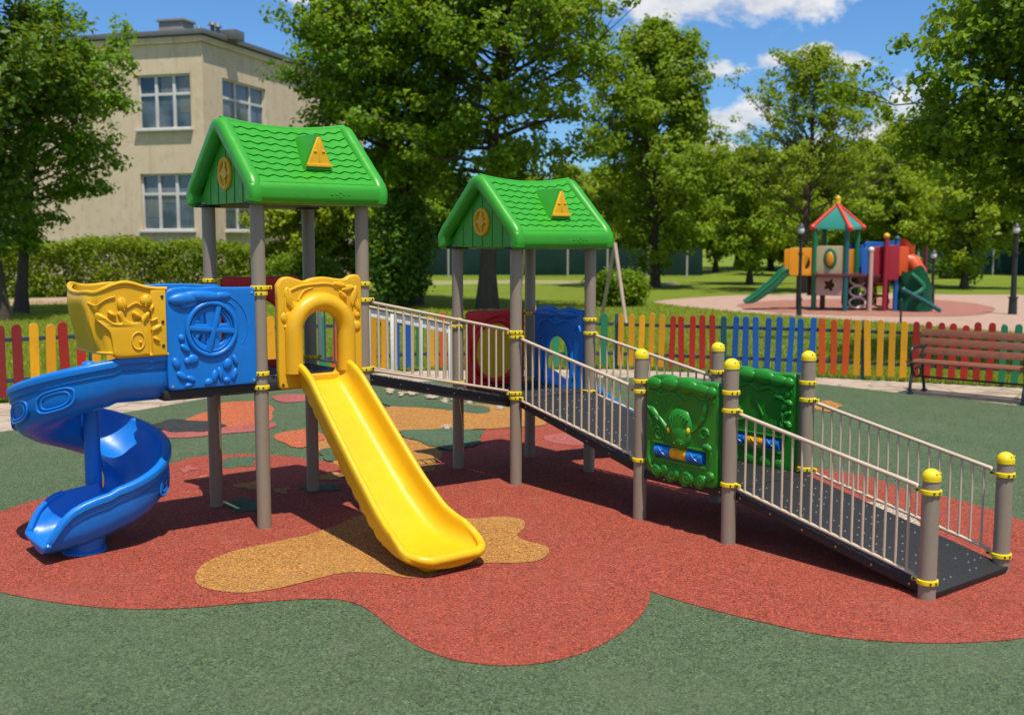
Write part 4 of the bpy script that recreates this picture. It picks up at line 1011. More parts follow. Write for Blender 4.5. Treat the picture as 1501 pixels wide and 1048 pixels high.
# sand panel with lemon, pink panel with flower hole
fd = Vector((fx(1238) - fx(1199), -.55, 0)).normalized(); fa = math.atan2(fd.y, fd.x)
def fpanel(pa, pb, za, zb, m, name='side_panel', holes=None, th=.05):
    a = Vector(pa); b = Vector(pb); d = b - a; L = d.length; d.normalize()
    mx = Matrix(((d.x, 0, d.y, a.x), (d.y, 0, -d.x, a.y), (0, 1, 0, za), (0, 0, 0, 1))); h = zb - za; r = .05
    bm = NB(); outline(bm, [(r, 0), (L - r, 0), (L, r), (L, h - r), (L - r, h), (r, h), (0, h - r), (0, r)], holes(L, h) if holes else [], th, .012, mx)
    return fpart(name, bm, m), mx, L, h
pa, pb = (fx(1201), .5), (fx(1236), .04)
o, mx, L, h = fpanel((*pa, 0), (*pb, 0), fz(402), fz(361), 's')
bm = NB(); t = NB(); bmesh.ops.create_uvsphere(t, u_segments=16, v_segments=10, radius=1); merge(bm, t, mx @ Matrix.Translation((L / 2, h * .55, .03)) @ Matrix.Diagonal((.22, .34, .04, 1))); fpart('leaf_wreath', bm, 'g', o)
bm = NB(); t = NB(); bmesh.ops.create_uvsphere(t, u_segments=16, v_segments=10, radius=1); merge(bm, t, mx @ Matrix.Translation((L / 2, h * .53, .07)) @ Matrix.Diagonal((.12, .23, .05, 1))); fpart('fruit', bm, 'o', o)
flower = lambda L, h: [[(L / 2 + (.16 + .045 * math.cos(5 * a)) * math.cos(a), h * .55 + (.16 + .045 * math.cos(5 * a)) * math.sin(a)) for a in [2 * PI * k / 40 for k in range(40)]]]
fpanel((*pa, 0), (*pb, 0), fz(434), fz(406), 'p', holes=flower)
bm = NB(); box(bm, (fx(1218), 1.25, fz(420)), (.9, .05, .7), .01); fpart('back_board', bm, 'm')
hole = lambda L, h: [[(L * .72 + .10 * math.cos(a), h * .45 + .2 * math.sin(a)) for a in [2 * PI * k / 20 for k in range(20)]]]
fpanel((fx(1161), .55, 0), (fx(1198), .6, 0), fz(405), fz(364), 'o', holes=hole); fpanel((fx(1161), 1.2, 0), (fx(1198), 1.3, 0), fz(405), fz(366), 'o')
fpanel((fx(1240), .15, 0), (fx(1262), .85, 0), fz(403), fz(366), 'o')
# green slide on the left
mxL = Matrix(((-1, 0, 0, fx(1165)), (0, -1, 0, .85), (0, 0, 1, 0), (0, 0, 0, 1)))
bm = mkslide('slide', mxL, [(0, fz(404)), (.15, fz(406)), (.5, .72), (.9, .42), (1.15, .27), (1.4, .22)], [(0, .25), (1, .28)], [(0, .2), (.5, .22), (.9, .16), (1, .06)], M['green'], '', scallop=False); fpart('slide', bm, 'g')
# right half: blue, crimson, orange walls
fpanel((fx(1253), .9, 0), (fx(1280), 1.0, 0), fz(403), fz(359), 'b', th=.12); fpanel((fx(1272), .55, 0), (fx(1300), .6, 0), fz(402), fz(355), 'b', th=.12); fpanel((fx(1258), .2, 0), (fx(1318), .28, 0), fz(415), fz(406), 'm', th=.1); fpanel((fx(1316), .3, 0), (fx(1346), .5, 0), fz(416), fz(404), 'm', th=.1); fpanel((fx(1246), .95, 0), (fx(1300), 1.05, 0), fz(450), fz(408), 'm', holes=flower, th=.06)
fpanel((fx(1278), .2, 0), (fx(1316), .25, 0), fz(411), fz(362), 'c', th=.1, holes=lambda L, h: [[(L * .68 + .12 * math.cos(a), h * .35 + .16 * math.sin(a)) for a in [2 * PI * k / 16 for k in range(16)]]])
fpanel((fx(1301), .5, 0), (fx(1316), .5, 0), fz(400), fz(354), 'b')
for x, y, top, m in ((1275, .05, 368, 'p'), (1296, .0, 348, 'c'), (1314, .15, 352, 'b')):
    bm = NB(); cyl(bm, (fx(x), y, -.05), (fx(x), y, fz(top)), .075, seg=14); po = fpart('post', bm, m)
    bm = NB(); ball(bm, (fx(x), y, fz(top) + .03), .095); fpart('post_cap', bm, 'w' if m == 'p' else ('y' if m == 'c' else 't'), po)
fpanel((fx(1298), .05, 0), (fx(1316), .05, 0), fz(411), fz(360), 'c', th=.08); fpanel((fx(1262), .12, 0), (fx(1277), .10, 0), fz(403), fz(364), 'b', th=.08)
fpanel((fx(1316), .1, 0), (fx(1330), .1, 0), fz(405), fz(362), 'ro', th=.1)
bm = NB(); tube(bm, [(fx(1326), .35, fz(380)), (fx(1338), .2, fz(384)), (fx(1346), .1, fz(398)), (fx(1350), .05, fz(420))], .24, 16); fpart('tube_slide', bm, 'ro')
bm = NB()
t = NB(); rows = []
for j in range(9):
    rows.append([t.verts.new((fx(1317) + .62 * (k / 16), .45 - .35 * math.sin(PI * k / 16), fz(404) + (1.05 + .12 * math.sin(PI * k / 8)) * j / 8)) for k in range(17)])
for a, b in zip(rows, rows[1:]):
    for k in range(16): t.faces.new((a[k], a[k + 1], b[k + 1], b[k]))
bmesh.ops.solidify(t, geom=t.faces[:], thickness=.05); merge(bm, t); fpart('curved_wall', bm, 'ro')
fpanel((fx(1344), .8, 0), (fx(1365), .9, 0), fz(408), fz(378), 'y'); bm = NB(); cyl(bm, (fx(1366), .7, -.05), (fx(1366), .7, fz(362)), .06, seg=12); fpart('post', bm, 'm')
# green shell of the curly slide
bm = NB(); t = NB(); rows = []
for j in range(13):
    tt = j / 12
    rows.append([t.verts.new((fx(1343) + (.55 - .06 * tt) * math.cos(a) * (1 + .06 * math.sin(tt * 9 + a * 2)), .15 + .5 * math.sin(a), -.02 + tt * (1.38 - .55 * max(0, math.cos(a)) + .12 * math.sin(3 * a)))) for a in [PI * (1.0 + 1.15 * k / 20) for k in range(-4, 21)]])
for a, b in zip(rows, rows[1:]):
    for k in range(len(a) - 1): t.faces.new((a[k], a[k + 1], b[k + 1], b[k]))
bmesh.ops.solidify(t, geom=t.faces[:], thickness=.06); merge(bm, t)
tube(bm, spline([Vector((fx(1328), -.35, 1.2)), Vector((fx(1338), -.42, 1.0)), Vector((fx(1345), -.42, .8)), Vector((fx(1338), -.45, .62)), Vector((fx(1330), -.4, .55))], 5, False), .07, 8)
fpart('curly_slide', bm, 'g', label='dark green curly slide shell')
bm = NB(); tube(bm, [(fx(1316), -.45, fz(424)), (fx(1345), -.55, fz(440)), (fx(1368), -.6, fz(454))], .07, 10); ball(bm, (fx(1316), -.45, fz(424)), .09); fpart('handrail', bm, 't')
for x, y in ((1262, 1.0), (1262, 0.4), (1306, 1.0)):
    for z in (.25, .62, .99):
        bm = NB(); tube(bm, [(fx(x) + .26 * math.cos(a), y, z + .17 * math.sin(a)) for a in [2 * PI * k / 18 for k in range(18)]], .035, 8, closed=True); fpart('climbing_ring', bm, 'y' if y != .4 else 'w')

# ------------------------------------------------------------------ school building
M['stucco'] = None
def stucco():
    m, nt, out = mat('stucco'); P = pos(nt)
    a = noise(nt, P, .35, 7, .65); b = noise(nt, P, 3.0, 6, .7)
    c = mixc(nt, (.58, .46, .315), (.68, .56, .405), a)
    c = mixc(nt, c, (.40, .32, .22), ramp(nt, b, [(.52, 0.0), (.74, .6)]))
    mp = node(nt, 'ShaderNodeMapping'); mp.inputs['Scale'].default_value = (1.5, 1.5, .12); nt.links.new(P, mp.inputs[0])
    c = mixc(nt, c, (.22, .17, .12), ramp(nt, noise(nt, mp.outputs[0], 1.4, 6, .72), [(.54, 0.0), (.78, .45)]))
    c = mixc(nt, c, (.68, .57, .43), ramp(nt, noise(nt, P, .9, 3, .4, 1.2), [(.60, 0.0), (.63, .35)]))
    bsdf(nt, out, c, .92, bump(nt, noise(nt, P, 30, 4, .7), .4, .02), .2); return m
M['stucco'] = stucco()
M['wframe'] = simple('window_frame_white', (.56, .56, .55), .5, 4, .1)
def glass_mat():
    m, nt, out = mat('window_glass'); P = pos(nt)
    c = mixc(nt, (.025, .04, .05), (.12, .15, .16), ramp(nt, noise(nt, P, .8, 3, .5), [(.4, 0.0), (.62, 1.0)]))
    bsdf(nt, out, c, .06, bump(nt, noise(nt, P, 1.2, 2), .05, .05), .9); return m
M['glass'] = glass_mat()
M['curtain'] = simple('curtain_behind_glass', (.17, .19, .20), .25, 6, .35, spec=.7)
M['capm'] = simple('roof_edge_metal', (.12, .125, .13), .5, 3, .2)
M['chim'] = simple('chimney_render', (.22, .21, .20), .9, 3, .25)
BC = Vector((-13.3, 48, 0)); ld = Vector((-.96, .28, 0)); rd = Vector((.28, .96, 0)); BH = 11.05
bld = empty('school_building', BC, 0, 'beige flat roofed school building with white framed windows behind trees', 'building')
def wall(d, length, wins, nrm):
    # d direction from the corner; wins: (x0,x1,z0,z1)
    xs = sorted({0, length, *[w[0] for w in wins], *[w[1] for w in wins]}); zs = sorted({-.1, BH, *[w[2] for w in wins], *[w[3] for w in wins]})
    bm = NB(); dep = .22
    P_ = lambda x, z, k=0: d * x + Vector((0, 0, z)) - nrm * k
    def quad(*p): bm.faces.new([bm.verts.new(q) for q in p])
    for x0, x1 in zip(xs, xs[1:]):
        for z0, z1 in zip(zs, zs[1:]):
            if any(w[0] <= x0 and x1 <= w[1] and w[2] <= z0 and z1 <= w[3] for w in wins): continue
            quad(P_(x0, z0), P_(x1, z0), P_(x1, z1), P_(x0, z1))
    for x0, x1, z0, z1 in wins:
        for a, b in (((x0, z0), (x1, z0)), ((x1, z0), (x1, z1)), ((x1, z1), (x0, z1)), ((x0, z1), (x0, z0))):
            quad(P_(*a), P_(*b), P_(*b, dep), P_(*a, dep))
    obj('wall', bm, M['stucco'], bld, smooth=False)
    ang = math.atan2(d.y, d.x)
    for x0, x1, z0, z1 in wins:
        bm = NB(); w_, h_ = x1 - x0, z1 - z0; zt = z0 + h_ * .64
        B_ = lambda xa, xb, za, zb, k, dp: box(bm, P_((xa + xb) / 2, (za + zb) / 2, k), (xb - xa, dp, zb - za), .008, (0, 0, ang))
        fw = .085
        B_(x0, x0 + fw, z0, z1, .17, .09); B_(x1 - fw, x1, z0, z1, .17, .09); B_(x0 + fw, x1 - fw, z0, z0 + fw, .17, .088); B_(x0 + fw, x1 - fw, z1 - fw, z1, .17, .088); B_(x0 + fw, x1 - fw, zt - .06, zt + .06, .17, .084)
        for k in (1, 2): B_(x0 + w_ * k / 3 - .07, x0 + w_ * k / 3 + .07, z0 + fw, z1 - fw, .17, .092)
        wn = obj('window', bm, M['wframe'], bld)
        bm = NB(); box(bm, P_((x0 + x1) / 2, (z0 + z1) / 2, .20), (w_ - .04, .02, h_ - .04), 0, (0, 0, ang)); obj('pane', bm, M['glass'], wn)
        bm = NB()
        for k in range(3):
            if random.random() < .7:
                hh = h_ * random.uniform(.25, .8); xa = x0 + w_ * k / 3 + .12; B_(xa, xa + w_ / 3 - .24 * random.uniform(.8, 1.6), z1 - .12 - hh, z1 - .12, .185, .006)
        if len(bm.faces): obj('curtain', bm, M['curtain'], wn)
        else: bm.free()
        bm = NB(); box(bm, P_((x0 + x1) / 2, z0 - .05, -.05), (w_ + .2, .26, .09), .01, (0, 0, ang)); obj('sill', bm, M['wframe'], wn)
def hz(py, D):
    d = ray(750, py); return HC + D * d.z / d.y
ln = Vector((-.28, -.96, 0)); rn = Vector((.96, -.28, 0))
def lx(px):   # distance along left wall for a photo column
    k = (px - 750.5) / F / 1.02; return (k * 48 - (-13.3)) / (-.96 - k * .28)
def rx_(px):
    k = (px - 750.5) / F / 1.02; return (k * 48 - (-13.3)) / (.28 - k * .96)
z1a, z1b, z0a, z0b = hz(190, 48.7), hz(110, 48.7), hz(338, 48.7), hz(255, 48.7)
W0, W1 = lx(279), lx(201); wst = 4.6
wall(ld, 20, [(a + k * wst, b + k * wst, c, e) for k in (0, 2) for a, b in ((W0, W1),) for c, e in ((z0a, z0b), (z1a, z1b))], ln)
wall(rd, 17, [(a + k * 6.4, a + 3.9 + k * 6.4, c, e) for k in range(1) for a in (rx_(326),) for c, e in ((z0a, z0b), (z1a, z1b))], rn)
# parapet, roof slab, chimney, vents
bm = NB(); c4 = [Vector((0, 0, 0)), ld * 20, ld * 20 + rd * 17, rd * 17]
vs = [bm.verts.new(p + Vector((0, 0, BH - .02))) for p in c4]; bm.faces.new(vs); obj('roof', bm, M['capm'], bld, smooth=False)
for d, L, n in ((ld, 20, ln), (rd, 17, rn)):
    bm = NB(); box(bm, d * L / 2 + n * .10 + Vector((0, 0, BH + .05)), (L + .4, .36, .22), .02, (0, 0, math.atan2(d.y, d.x))); obj('parapet', bm, M['capm'], bld)
    bm = NB(); box(bm, d * L / 2 + n * .05 + Vector((0, 0, BH - .22)), (L + .2, .14, .26), .02, (0, 0, math.atan2(d.y, d.x))); obj('cornice', bm, M['stucco'], bld)
c = ld * lx(216) + rd * 2.4
bm = NB(); box(bm, c + Vector((0, 0, BH + .45)), (1.25, .9, 1.1), .02, (0, 0, -.28)); box(bm, c + Vector((0, 0, BH + 1.06)), (1.4, 1.05, .12), .02, (0, 0, -.28)); obj('chimney', bm, M['chim'], bld)
for px, hh in ((272, .55), (292, .7), (300, .6), (168, .7)):
    c = ld * lx(px) + rd * 1.2; bm = NB(); cyl(bm, c + Vector((0, 0, BH)), c + Vector((0, 0, BH + hh)), .09, seg=10); cyl(bm, c + Vector((0, 0, BH + hh - .15)), c + Vector((0, 0, BH + hh)), .2, .1, seg=10); obj('roof_vent', bm, M['capm'], bld)
c = ld * lx(302) + rd * 2.0; bm = NB(); box(bm, c + Vector((0, 0, BH + .22)), (1.1, .8, .42), .02, (0, 0, -.28)); obj('roof_box', bm, M['capm'], bld)

# ------------------------------------------------------------------ far boundary fence
M['mesh_fence'] = simple('teal_fence_panel', (.012, .034, .030), .9, .8, .5, spec=.05)
M['fpost'] = simple('pale_fence_post', (.34, .33, .31), .8, 3, .2)
def far_fence(x0, x1, D, h, label):
    e = empty('boundary_fence', (x0, D, -.03), 0, label, 'fence')
    bm = NB(); k = 0; x = 0
    posts = []
    while x < x1 - x0:
        w = min(2.5, x1 - x0 - x); box(bm, (x + w / 2, 0, h / 2 + .05), (w - .04, .05, h - .12 + random.uniform(-.06, .06)), .01); posts.append(x); x += 2.5
    obj('panel', bm, M['mesh_fence'], e)
    for x in posts:
        bm = NB(); cyl(bm, (x, 0, 0), (x, 0, h + .12), .07, seg=8); obj('fence_post', bm, M['fpost'], e)
far_fence(-24, 12.0, 69, 1.75, 'low grey green boundary fence behind the central trees')
far_fence(22, 44, 73, 1.6, 'grey green boundary fence far right behind the lawn')

# ------------------------------------------------------------------ vegetation
rng = np.random.default_rng(11)
def leaves(cent, nper, rad, size, up=.55, flat=.7, outw=None):
    """leaf faces around cluster centres: cent (n,3), rad (n,)"""
    n = len(cent); N = n * nper
    c = np.repeat(cent, nper, 0); r = np.repeat(rad, nper)[:, None]
    d = rng.normal(size=(N, 3)); d /= np.linalg.norm(d, axis=1)[:, None]
    q = d * (rng.random((N, 1)) ** .45) * r; q[:, 2] *= flat
    p = c + q
    nr = rng.normal(size=(N, 3)) * .55 + np.array([0, 0, up]) + d * .55
    if outw is not None: nr += np.repeat(outw, nper, 0) * .4
    nr /= np.linalg.norm(nr, axis=1)[:, None]
    a = rng.normal(size=(N, 3)); a -= nr * (a * nr).sum(1)[:, None]; a /= np.linalg.norm(a, axis=1)[:, None]
    b = np.cross(nr, a); s = (size * (.65 + .7 * rng.random(N)))[:, None]
    fold = nr * s * .16
    v = np.stack([p - a * s * .5, p + b * s * .36 + fold, p + a * s * .55, p - b * s * .36 + fold], 1).reshape(-1, 3)
    i = np.arange(N) * 4
    f = np.stack([np.stack([i, i + 1, i + 2], 1), np.stack([i, i + 2, i + 3], 1)], 1).reshape(-1, 3)
    return v, f
def limbs(chains, seg=6):
    V, Fc = [], []; off = 0
    ca, sa = np.cos(np.arange(seg) * 2 * np.pi / seg), np.sin(np.arange(seg) * 2 * np.pi / seg)
    for pts, r0, r1 in chains:
        pts = np.asarray(pts, float); n = len(pts)
        d = np.gradient(pts, axis=0); d /= np.linalg.norm(d, axis=1)[:, None] + 1e-9
        ref = np.array([1., 0, 0]) if abs(d[0][0]) < .8 else np.array([0, 1., 0])
        a = np.cross(d, ref); a /= np.linalg.norm(a, axis=1)[:, None] + 1e-9; b = np.cross(d, a)
        rr = np.linspace(r0, r1, n)[:, None, None] if np.isscalar(r0) else np.asarray(r0)[:, None, None]
        ring = pts[:, None, :] + rr * (a[:, None, :] * ca[None, :, None] + b[:, None, :] * sa[None, :, None])
        V.append(ring.reshape(-1, 3))
        for k in range(n - 1):
            for j in range(seg):
                Fc.append((off + k * seg + j, off + k * seg + (j + 1) % seg, off + (k + 1) * seg + (j + 1) % seg, off + (k + 1) * seg + j))
        off += n * seg
    return np.concatenate(V), np.array(Fc)
def tree(name, loc, H, cb, rx, label, m, leafsize, nlimb=46, ntwig=6, nleaf=46, trunk=.2, lean=(0, 0), elev=(15, 55), pw=(.9, .6), clump=.55, fork=1, group=None, cat='tree', asym=1.0, zpeak=.35, part=True, droop=0.0, gap=1.0):
    """H height, cb crown base height, rx crown radius; elev limb angle range"""
    e = empty(name, loc, 0, label, cat, group); chains = []; cents = []; rads = []; outs = []
    leaders = []
    for f in range(fork):
        ang = rng.random() * 6.28; sp_ = (0 if fork == 1 else rx * .22)
        top = np.array([lean[0] + sp_ * math.cos(ang), lean[1] + sp_ * math.sin(ang), H * (.97 if f == 0 else .85)])
        z = np.linspace(0, 1, 12); w = rng.normal(size=(12, 2)) * .012 * H; w[0] = 0; w = np.cumsum(w, 0) * .35
        pts = np.stack([top[0] * z ** 1.3 + w[:, 0] * z, top[1] * z ** 1.3 + w[:, 1] * z, top[2] * z], 1); pts[0, 2] = -.1
        rad = trunk * (1 - z) ** .8 * (.85 if f else 1) + .02; rad[0] *= 1.5; rad[1] *= 1.05
        chains.append((pts, rad, None)); leaders.append(pts)
    ph = rng.random(6) * 6.28
    def env(zz, az):
        t = (zz - cb) / (H - cb)
        if t < 0 or t > 1: return 0.0
        base = (t / zpeak) ** pw[0] if t < zpeak else ((1 - t) / (1 - zpeak)) ** pw[1]
        base = max(base, .12 if t < zpeak else 0.03)
        lob = 1 + .20 * math.sin(2 * az + ph[0] + 5 * t) + .13 * math.sin(5 * az + ph[1] - 9 * t) + .10 * math.sin(14 * t + ph[2])
        return rx * base * lob
    for i in range(nlimb):
        ld_ = leaders[i % fork]; t0 = cb / H * .85 + (1 - cb / H * .85) * ((i + rng.random()) / nlimb) ** .9 * .96
        k = t0 * 11; j = int(min(k, 10)); p0 = ld_[j] + (ld_[j + 1] - ld_[j]) * (k - j)
        az = i * 2.39996 + rng.normal() * .35; el = R(elev[0] + (elev[1] - elev[0]) * ((p0[2] - cb) / (H - cb)) + rng.normal() * 8)
        dr = np.array([math.cos(az) * math.cos(el), math.sin(az) * math.cos(el), math.sin(el)])
        # march until the envelope is left
        s = .2
        while s < rx * 2.4:
            q = p0 + dr * s; rr = math.hypot(q[0] - lean[0] * q[2] / H, q[1] - lean[1] * q[2] / H)
            if rr > env(q[2], az): break
            s += .15
        ln_ = max(s, .5) * (.80 + .28 * rng.random())
        n = 7; u = np.linspace(0, 1, n); pts = p0 + dr * (u[:, None] * ln_); pts[:, 2] += (droop * -1 + .10) * ln_ * u ** 2; pts += rng.normal(size=(n, 3)) * .03 * ln_ * u[:, None]
        r0 = max(.018, trunk * (1 - t0) ** .9 * .42); chains.append((pts, r0, .008))
        ncl = max(2, int(ntwig * min(1.2, ln_ / (rx * .75))))
        for c in range(ncl):
            tt = .30 + .70 * (c + rng.random()) / ncl; q = p0 + (pts[-1] - p0) * tt + np.array([0, 0, 0.])
            k2 = tt * (n - 1); j2 = int(min(k2, n - 2)); q = pts[j2] + (pts[j2 + 1] - pts[j2]) * (k2 - j2)
            off = rng.normal(size=3); off -= dr * off.dot(dr) * .4; off /= np.linalg.norm(off); off[2] = abs(off[2]) * .6 if rng.random() < .7 else off[2]
            tl = ln_ * .28 * (1.15 - .6 * tt) + .15; tip = q + off * tl + dr * tl * .5
            chains.append((np.stack([q, q + off * tl * .5 + dr * tl * .15, tip]), max(.006, r0 * .35), .004))
            for cc in (tip, (q + tip) / 2):
                if rng.random() < gap:
                    cents.append(cc + rng.normal(size=3) * .1); rads.append(clump * (.6 + .7 * rng.random())); outs.append(dr)
    V, Fc = limbs(chains)
    npmesh('trunk', V, Fc, M['bark'], e, smooth=True)
    v, f = leaves(np.array(cents), nleaf, np.array(rads), leafsize, outw=np.array(outs))
    npmesh('crown', v, f, m, e)
    return e
def tree_px(name, px, base_y, D, xl, xr, yt, yb, label, m, tw=14, **kw):
    x = (px - 750.5) / F * D; loc = (x, D, -.03); H = hz(yt, D); cb = max(.8, hz(yb, D)); rx = (xr - xl) / 2 / F * D
    lean = (((xl + xr) / 2 - px) / F * D, 0)
    return tree(name, loc, H, cb, rx, label, m, trunk=tw / 2 / F * D, lean=lean, **kw)
tree_px('broadleaf_tree', 30, 457, 34, -45, 238, 14, 345, 'small leafy tree in front of the school building, trunk at the left', M['leafA'], 15, leafsize=.155, nlimb=70, ntwig=7, nleaf=36, clump=.42, elev=(5, 60), zpeak=.42, pw=(.7, .62), gap=.85)
tree_px('broadleaf_tree', 0, 445, 31, -210, 72, -190, 345, 'tall dark tree cut off by the left edge of the photo', M['leafD'], 20, leafsize=.20, nlimb=70, ntwig=6, nleaf=30, clump=.6, elev=(5, 60), zpeak=.4)
tree_px('broadleaf_tree', 605, 446, 38.5, 410, 745, -175, 285, 'large dense tree with twin dark trunks behind the taller tower', M['leafA'], 26, leafsize=.185, nlimb=120, ntwig=8, nleaf=42, clump=.52, elev=(0, 65), fork=2, zpeak=.38, pw=(.6, .6), gap=.85)
tree_px('broadleaf_tree', 714, 452, 36.2, 560, 935, -190, 315, 'largest tree with one thick grey trunk seen under the lower roof', M['leafA'], 27, leafsize=.18, nlimb=115, ntwig=8, nleaf=38, clump=.48, elev=(-5, 62), zpeak=.42, pw=(.6, .6), gap=.72)
tree_px('broadleaf_tree', 960, 420, 53.5, 842, 1074, 36, 385, 'tall upright tree right of the lower roof', M['leafB'], 12, leafsize=.20, nlimb=95, ntwig=7, nleaf=40, clump=.50, elev=(12, 68), zpeak=.34, pw=(.55, .58), gap=.8)
tree_px('broadleaf_tree', 1176, 425, 48, 1066, 1296, 74, 360, 'airy upswept tree behind the distant play tower with sky through its top', M['leafB'], 11, leafsize=.155, nlimb=76, ntwig=7, nleaf=26, clump=.36, elev=(25, 68), zpeak=.36, pw=(.55, .48), gap=.62)
tree_px('broadleaf_tree', 1098, 415, 57, 1038, 1162, 225, 398, 'smaller light green tree between two taller ones on the right', M['leafC'], 8, leafsize=.19, nlimb=48, ntwig=6, nleaf=42, clump=.48, gap=.82, elev=(10, 60), zpeak=.35)
tree_px('broadleaf_tree', 1312, 418, 57, 1232, 1402, 185, 400, 'yellow green tree rising behind the red and blue panels', M['leafC'], 9, leafsize=.19, nlimb=60, ntwig=6, nleaf=42, clump=.48, gap=.82, elev=(8, 62), zpeak=.35)
tree_px('broadleaf_tree', 1412, 420, 52, 1345, 1530, 215, 398, 'light green tree below the big overhanging crown on the right', M['leafC'], 9, leafsize=.19, nlimb=60, ntwig=6, nleaf=42, clump=.48, gap=.82, elev=(5, 60), zpeak=.36)
tree_px('broadleaf_tree', 1590, 500, 20, 1312, 1868, -300, 318, 'big tree whose crown overhangs the upper right corner', M['leafA'], 30, leafsize=.13, nlimb=150, ntwig=9, nleaf=46, clump=.36, gap=1.0, elev=(-14, 60), zpeak=.28, pw=(.45, .6))
tree_px('broadleaf_tree', 446, 425, 45.5, 388, 505, 232, 398, 'young bright tree against the right wing of the school building', M['leafC'], 6, leafsize=.18, nlimb=50, ntwig=6, nleaf=34, clump=.42, elev=(5, 60), zpeak=.38)
tree_px('broadleaf_tree', 520, 424, 47, 470, 580, 250, 398, 'young bright tree seen between the right posts of the taller tower', M['leafC'], 6, leafsize=.18, nlimb=50, ntwig=6, nleaf=34, clump=.42, elev=(5, 60), zpeak=.40)
# far belt of trees : copies of four models, each placed on its own
protos = [tree('broadleaf_tree', (0, 0, 0), 6.5, 1.1, 2.6, 'x', M['leafC'], .25, nlimb=50, ntwig=7, nleaf=34, trunk=.14, clump=.55, gap=.8, elev=(5, 62), zpeak=.36, pw=(.6, .6)),
          tree('broadleaf_tree', (0, 0, 0), 8.0, 1.4, 2.4, 'x', M['leafB'], .25, nlimb=54, ntwig=7, nleaf=34, trunk=.16, clump=.55, gap=.8, elev=(10, 66), zpeak=.32, pw=(.6, .7)),
          tree('broadleaf_tree', (0, 0, 0), 5.5, .9, 2.9, 'x', M['leafC'], .25, nlimb=50, ntwig=7, nleaf=34, trunk=.13, clump=.6, gap=.8, elev=(0, 58), zpeak=.40, pw=(.6, .6))]
belt = [(395, 66, 300, 0, 'pale tree beside the corner of the school building'), (455, 64, 285, 2, 'low bright tree seen between the taller tower posts'), (520, 70, 280, 0, 'bright tree behind the hedge end near the taller tower'), (655, 76, 278, 1, 'far bright tree glimpsed between the two big trunks'), (690, 80, 300, 2, 'far low tree glimpsed under the lower roof at left'), (770, 78, 285, 0, 'far tree glimpsed under the middle of the lower roof'), (830, 74, 270, 1, 'far tree just right of the lower roof'), (885, 78, 285, 2, 'far broad tree left of the tall upright tree'), (935, 84, 265, 1, 'far tree hidden partly by the tall upright tree'),
        (1005, 76, 250, 0, 'far tree just right of the tall upright tree'), (1048, 80, 262, 1, 'far slim tree left of the smaller light green tree'), (1128, 84, 268, 2, 'far low tree left of the distant play tower'), (1150, 72, 290, 0, 'far tree over the green slide of the distant play tower'), (1215, 78, 245, 1, 'far tree just behind the pyramid roof'), (1262, 86, 240, 0, 'far tree right of the pyramid roof'), (1345, 80, 238, 2, 'far broad tree above the curly slide'), (1385, 88, 195, 1, 'far taller pointed tree under the big right crown'), (1440, 80, 245, 0, 'far tree left of the stout lamp post'), (1490, 76, 235, 2, 'far broad tree behind the stout lamp post'), (1540, 74, 225, 1, 'far tree at the right edge of the lawn'), (-60, 60, 300, 0, 'pale tree behind the hedge at the left edge'),
        (610, 82, 290, 2, 'far low tree behind the tall dark shrub'), (730, 86, 275, 1, 'far tree behind the thick grey trunk'), (1080, 90, 255, 0, 'far tree in the gap behind the smaller light green tree'), (1180, 92, 250, 2, 'far broad tree behind the slim lamp post')]
for i, (px, D, yt, k, lb) in enumerate(belt):
    src = protos[k]; used = src['label'] != 'x'
    o = copy_tree(src) if used else src
    o['label'] = lb; o['group'] = 'far belt of trees'
    H = hz(yt - 26, D); base = (6.5, 8.0, 5.5)[k]; s = H / base
    o.location = ((px - 750.5) / F * D, D, -.03); o.rotation_euler = (0, 0, rng.random() * 6.28); o.scale = (s * rng.uniform(1.0, 1.3), s * rng.uniform(1.0, 1.3), s)
# hedges and bushes
def bush(name, loc, size, label, m, leaf, n, cat='bush', rz=0, box_=True, core=True):
    e = empty(name, loc, rz, label, cat); sx, sy, sz = size
    if box_:
        c = (rng.random((n, 3)) - .5) * np.array([sx, sy, sz]) ; face = rng.integers(0, 4, n)
        c[face == 0, 2] = sz / 2 * (.80 + .2 * rng.random((face == 0).sum())); c[face == 1, 1] = -sy / 2 * (.6 + .4 * rng.random((face == 1).sum())); c[face == 2, 1] = sy / 2
        c[:, 2] += sz / 2 + .12 * np.sin(c[:, 0] * 1.3) + .08 * np.sin(c[:, 0] * 3.1 + 1)
        c[:, 1] += .12 * np.sin(c[:, 0] * 1.9 + 2 * c[:, 2])
    else:
        d = rng.normal(size=(n, 3)); d /= np.linalg.norm(d, axis=1)[:, None]; c = d * (rng.random((n, 1)) ** .35) * np.array([sx / 2, sy / 2, sz / 2]) * (1 + .12 * np.sin(7 * d[:, :1] + 5 * d[:, 2:]))
        c[:, 2] += sz * .52
    stems = []
    for k in range(0 if box_ else int(max(5, n / 25))):
        q = c[k]; b0 = np.array([q[0] * (1 if box_ else .25) + rng.normal() * .1, q[1] * .25, -.05]); stems.append((np.stack([b0, (b0 + q) / 2 + rng.normal(size=3) * .06, q]), .03, .008))
    if stems:
        V, Fc = limbs(stems, 5); npmesh('stem', V, Fc, M['bark'], e, smooth=True)
    v, f = leaves(c, 26, np.full(n, leaf * 2.6), leaf, up=.45, flat=.9); npmesh('foliage', v, f, m, e)
    return e
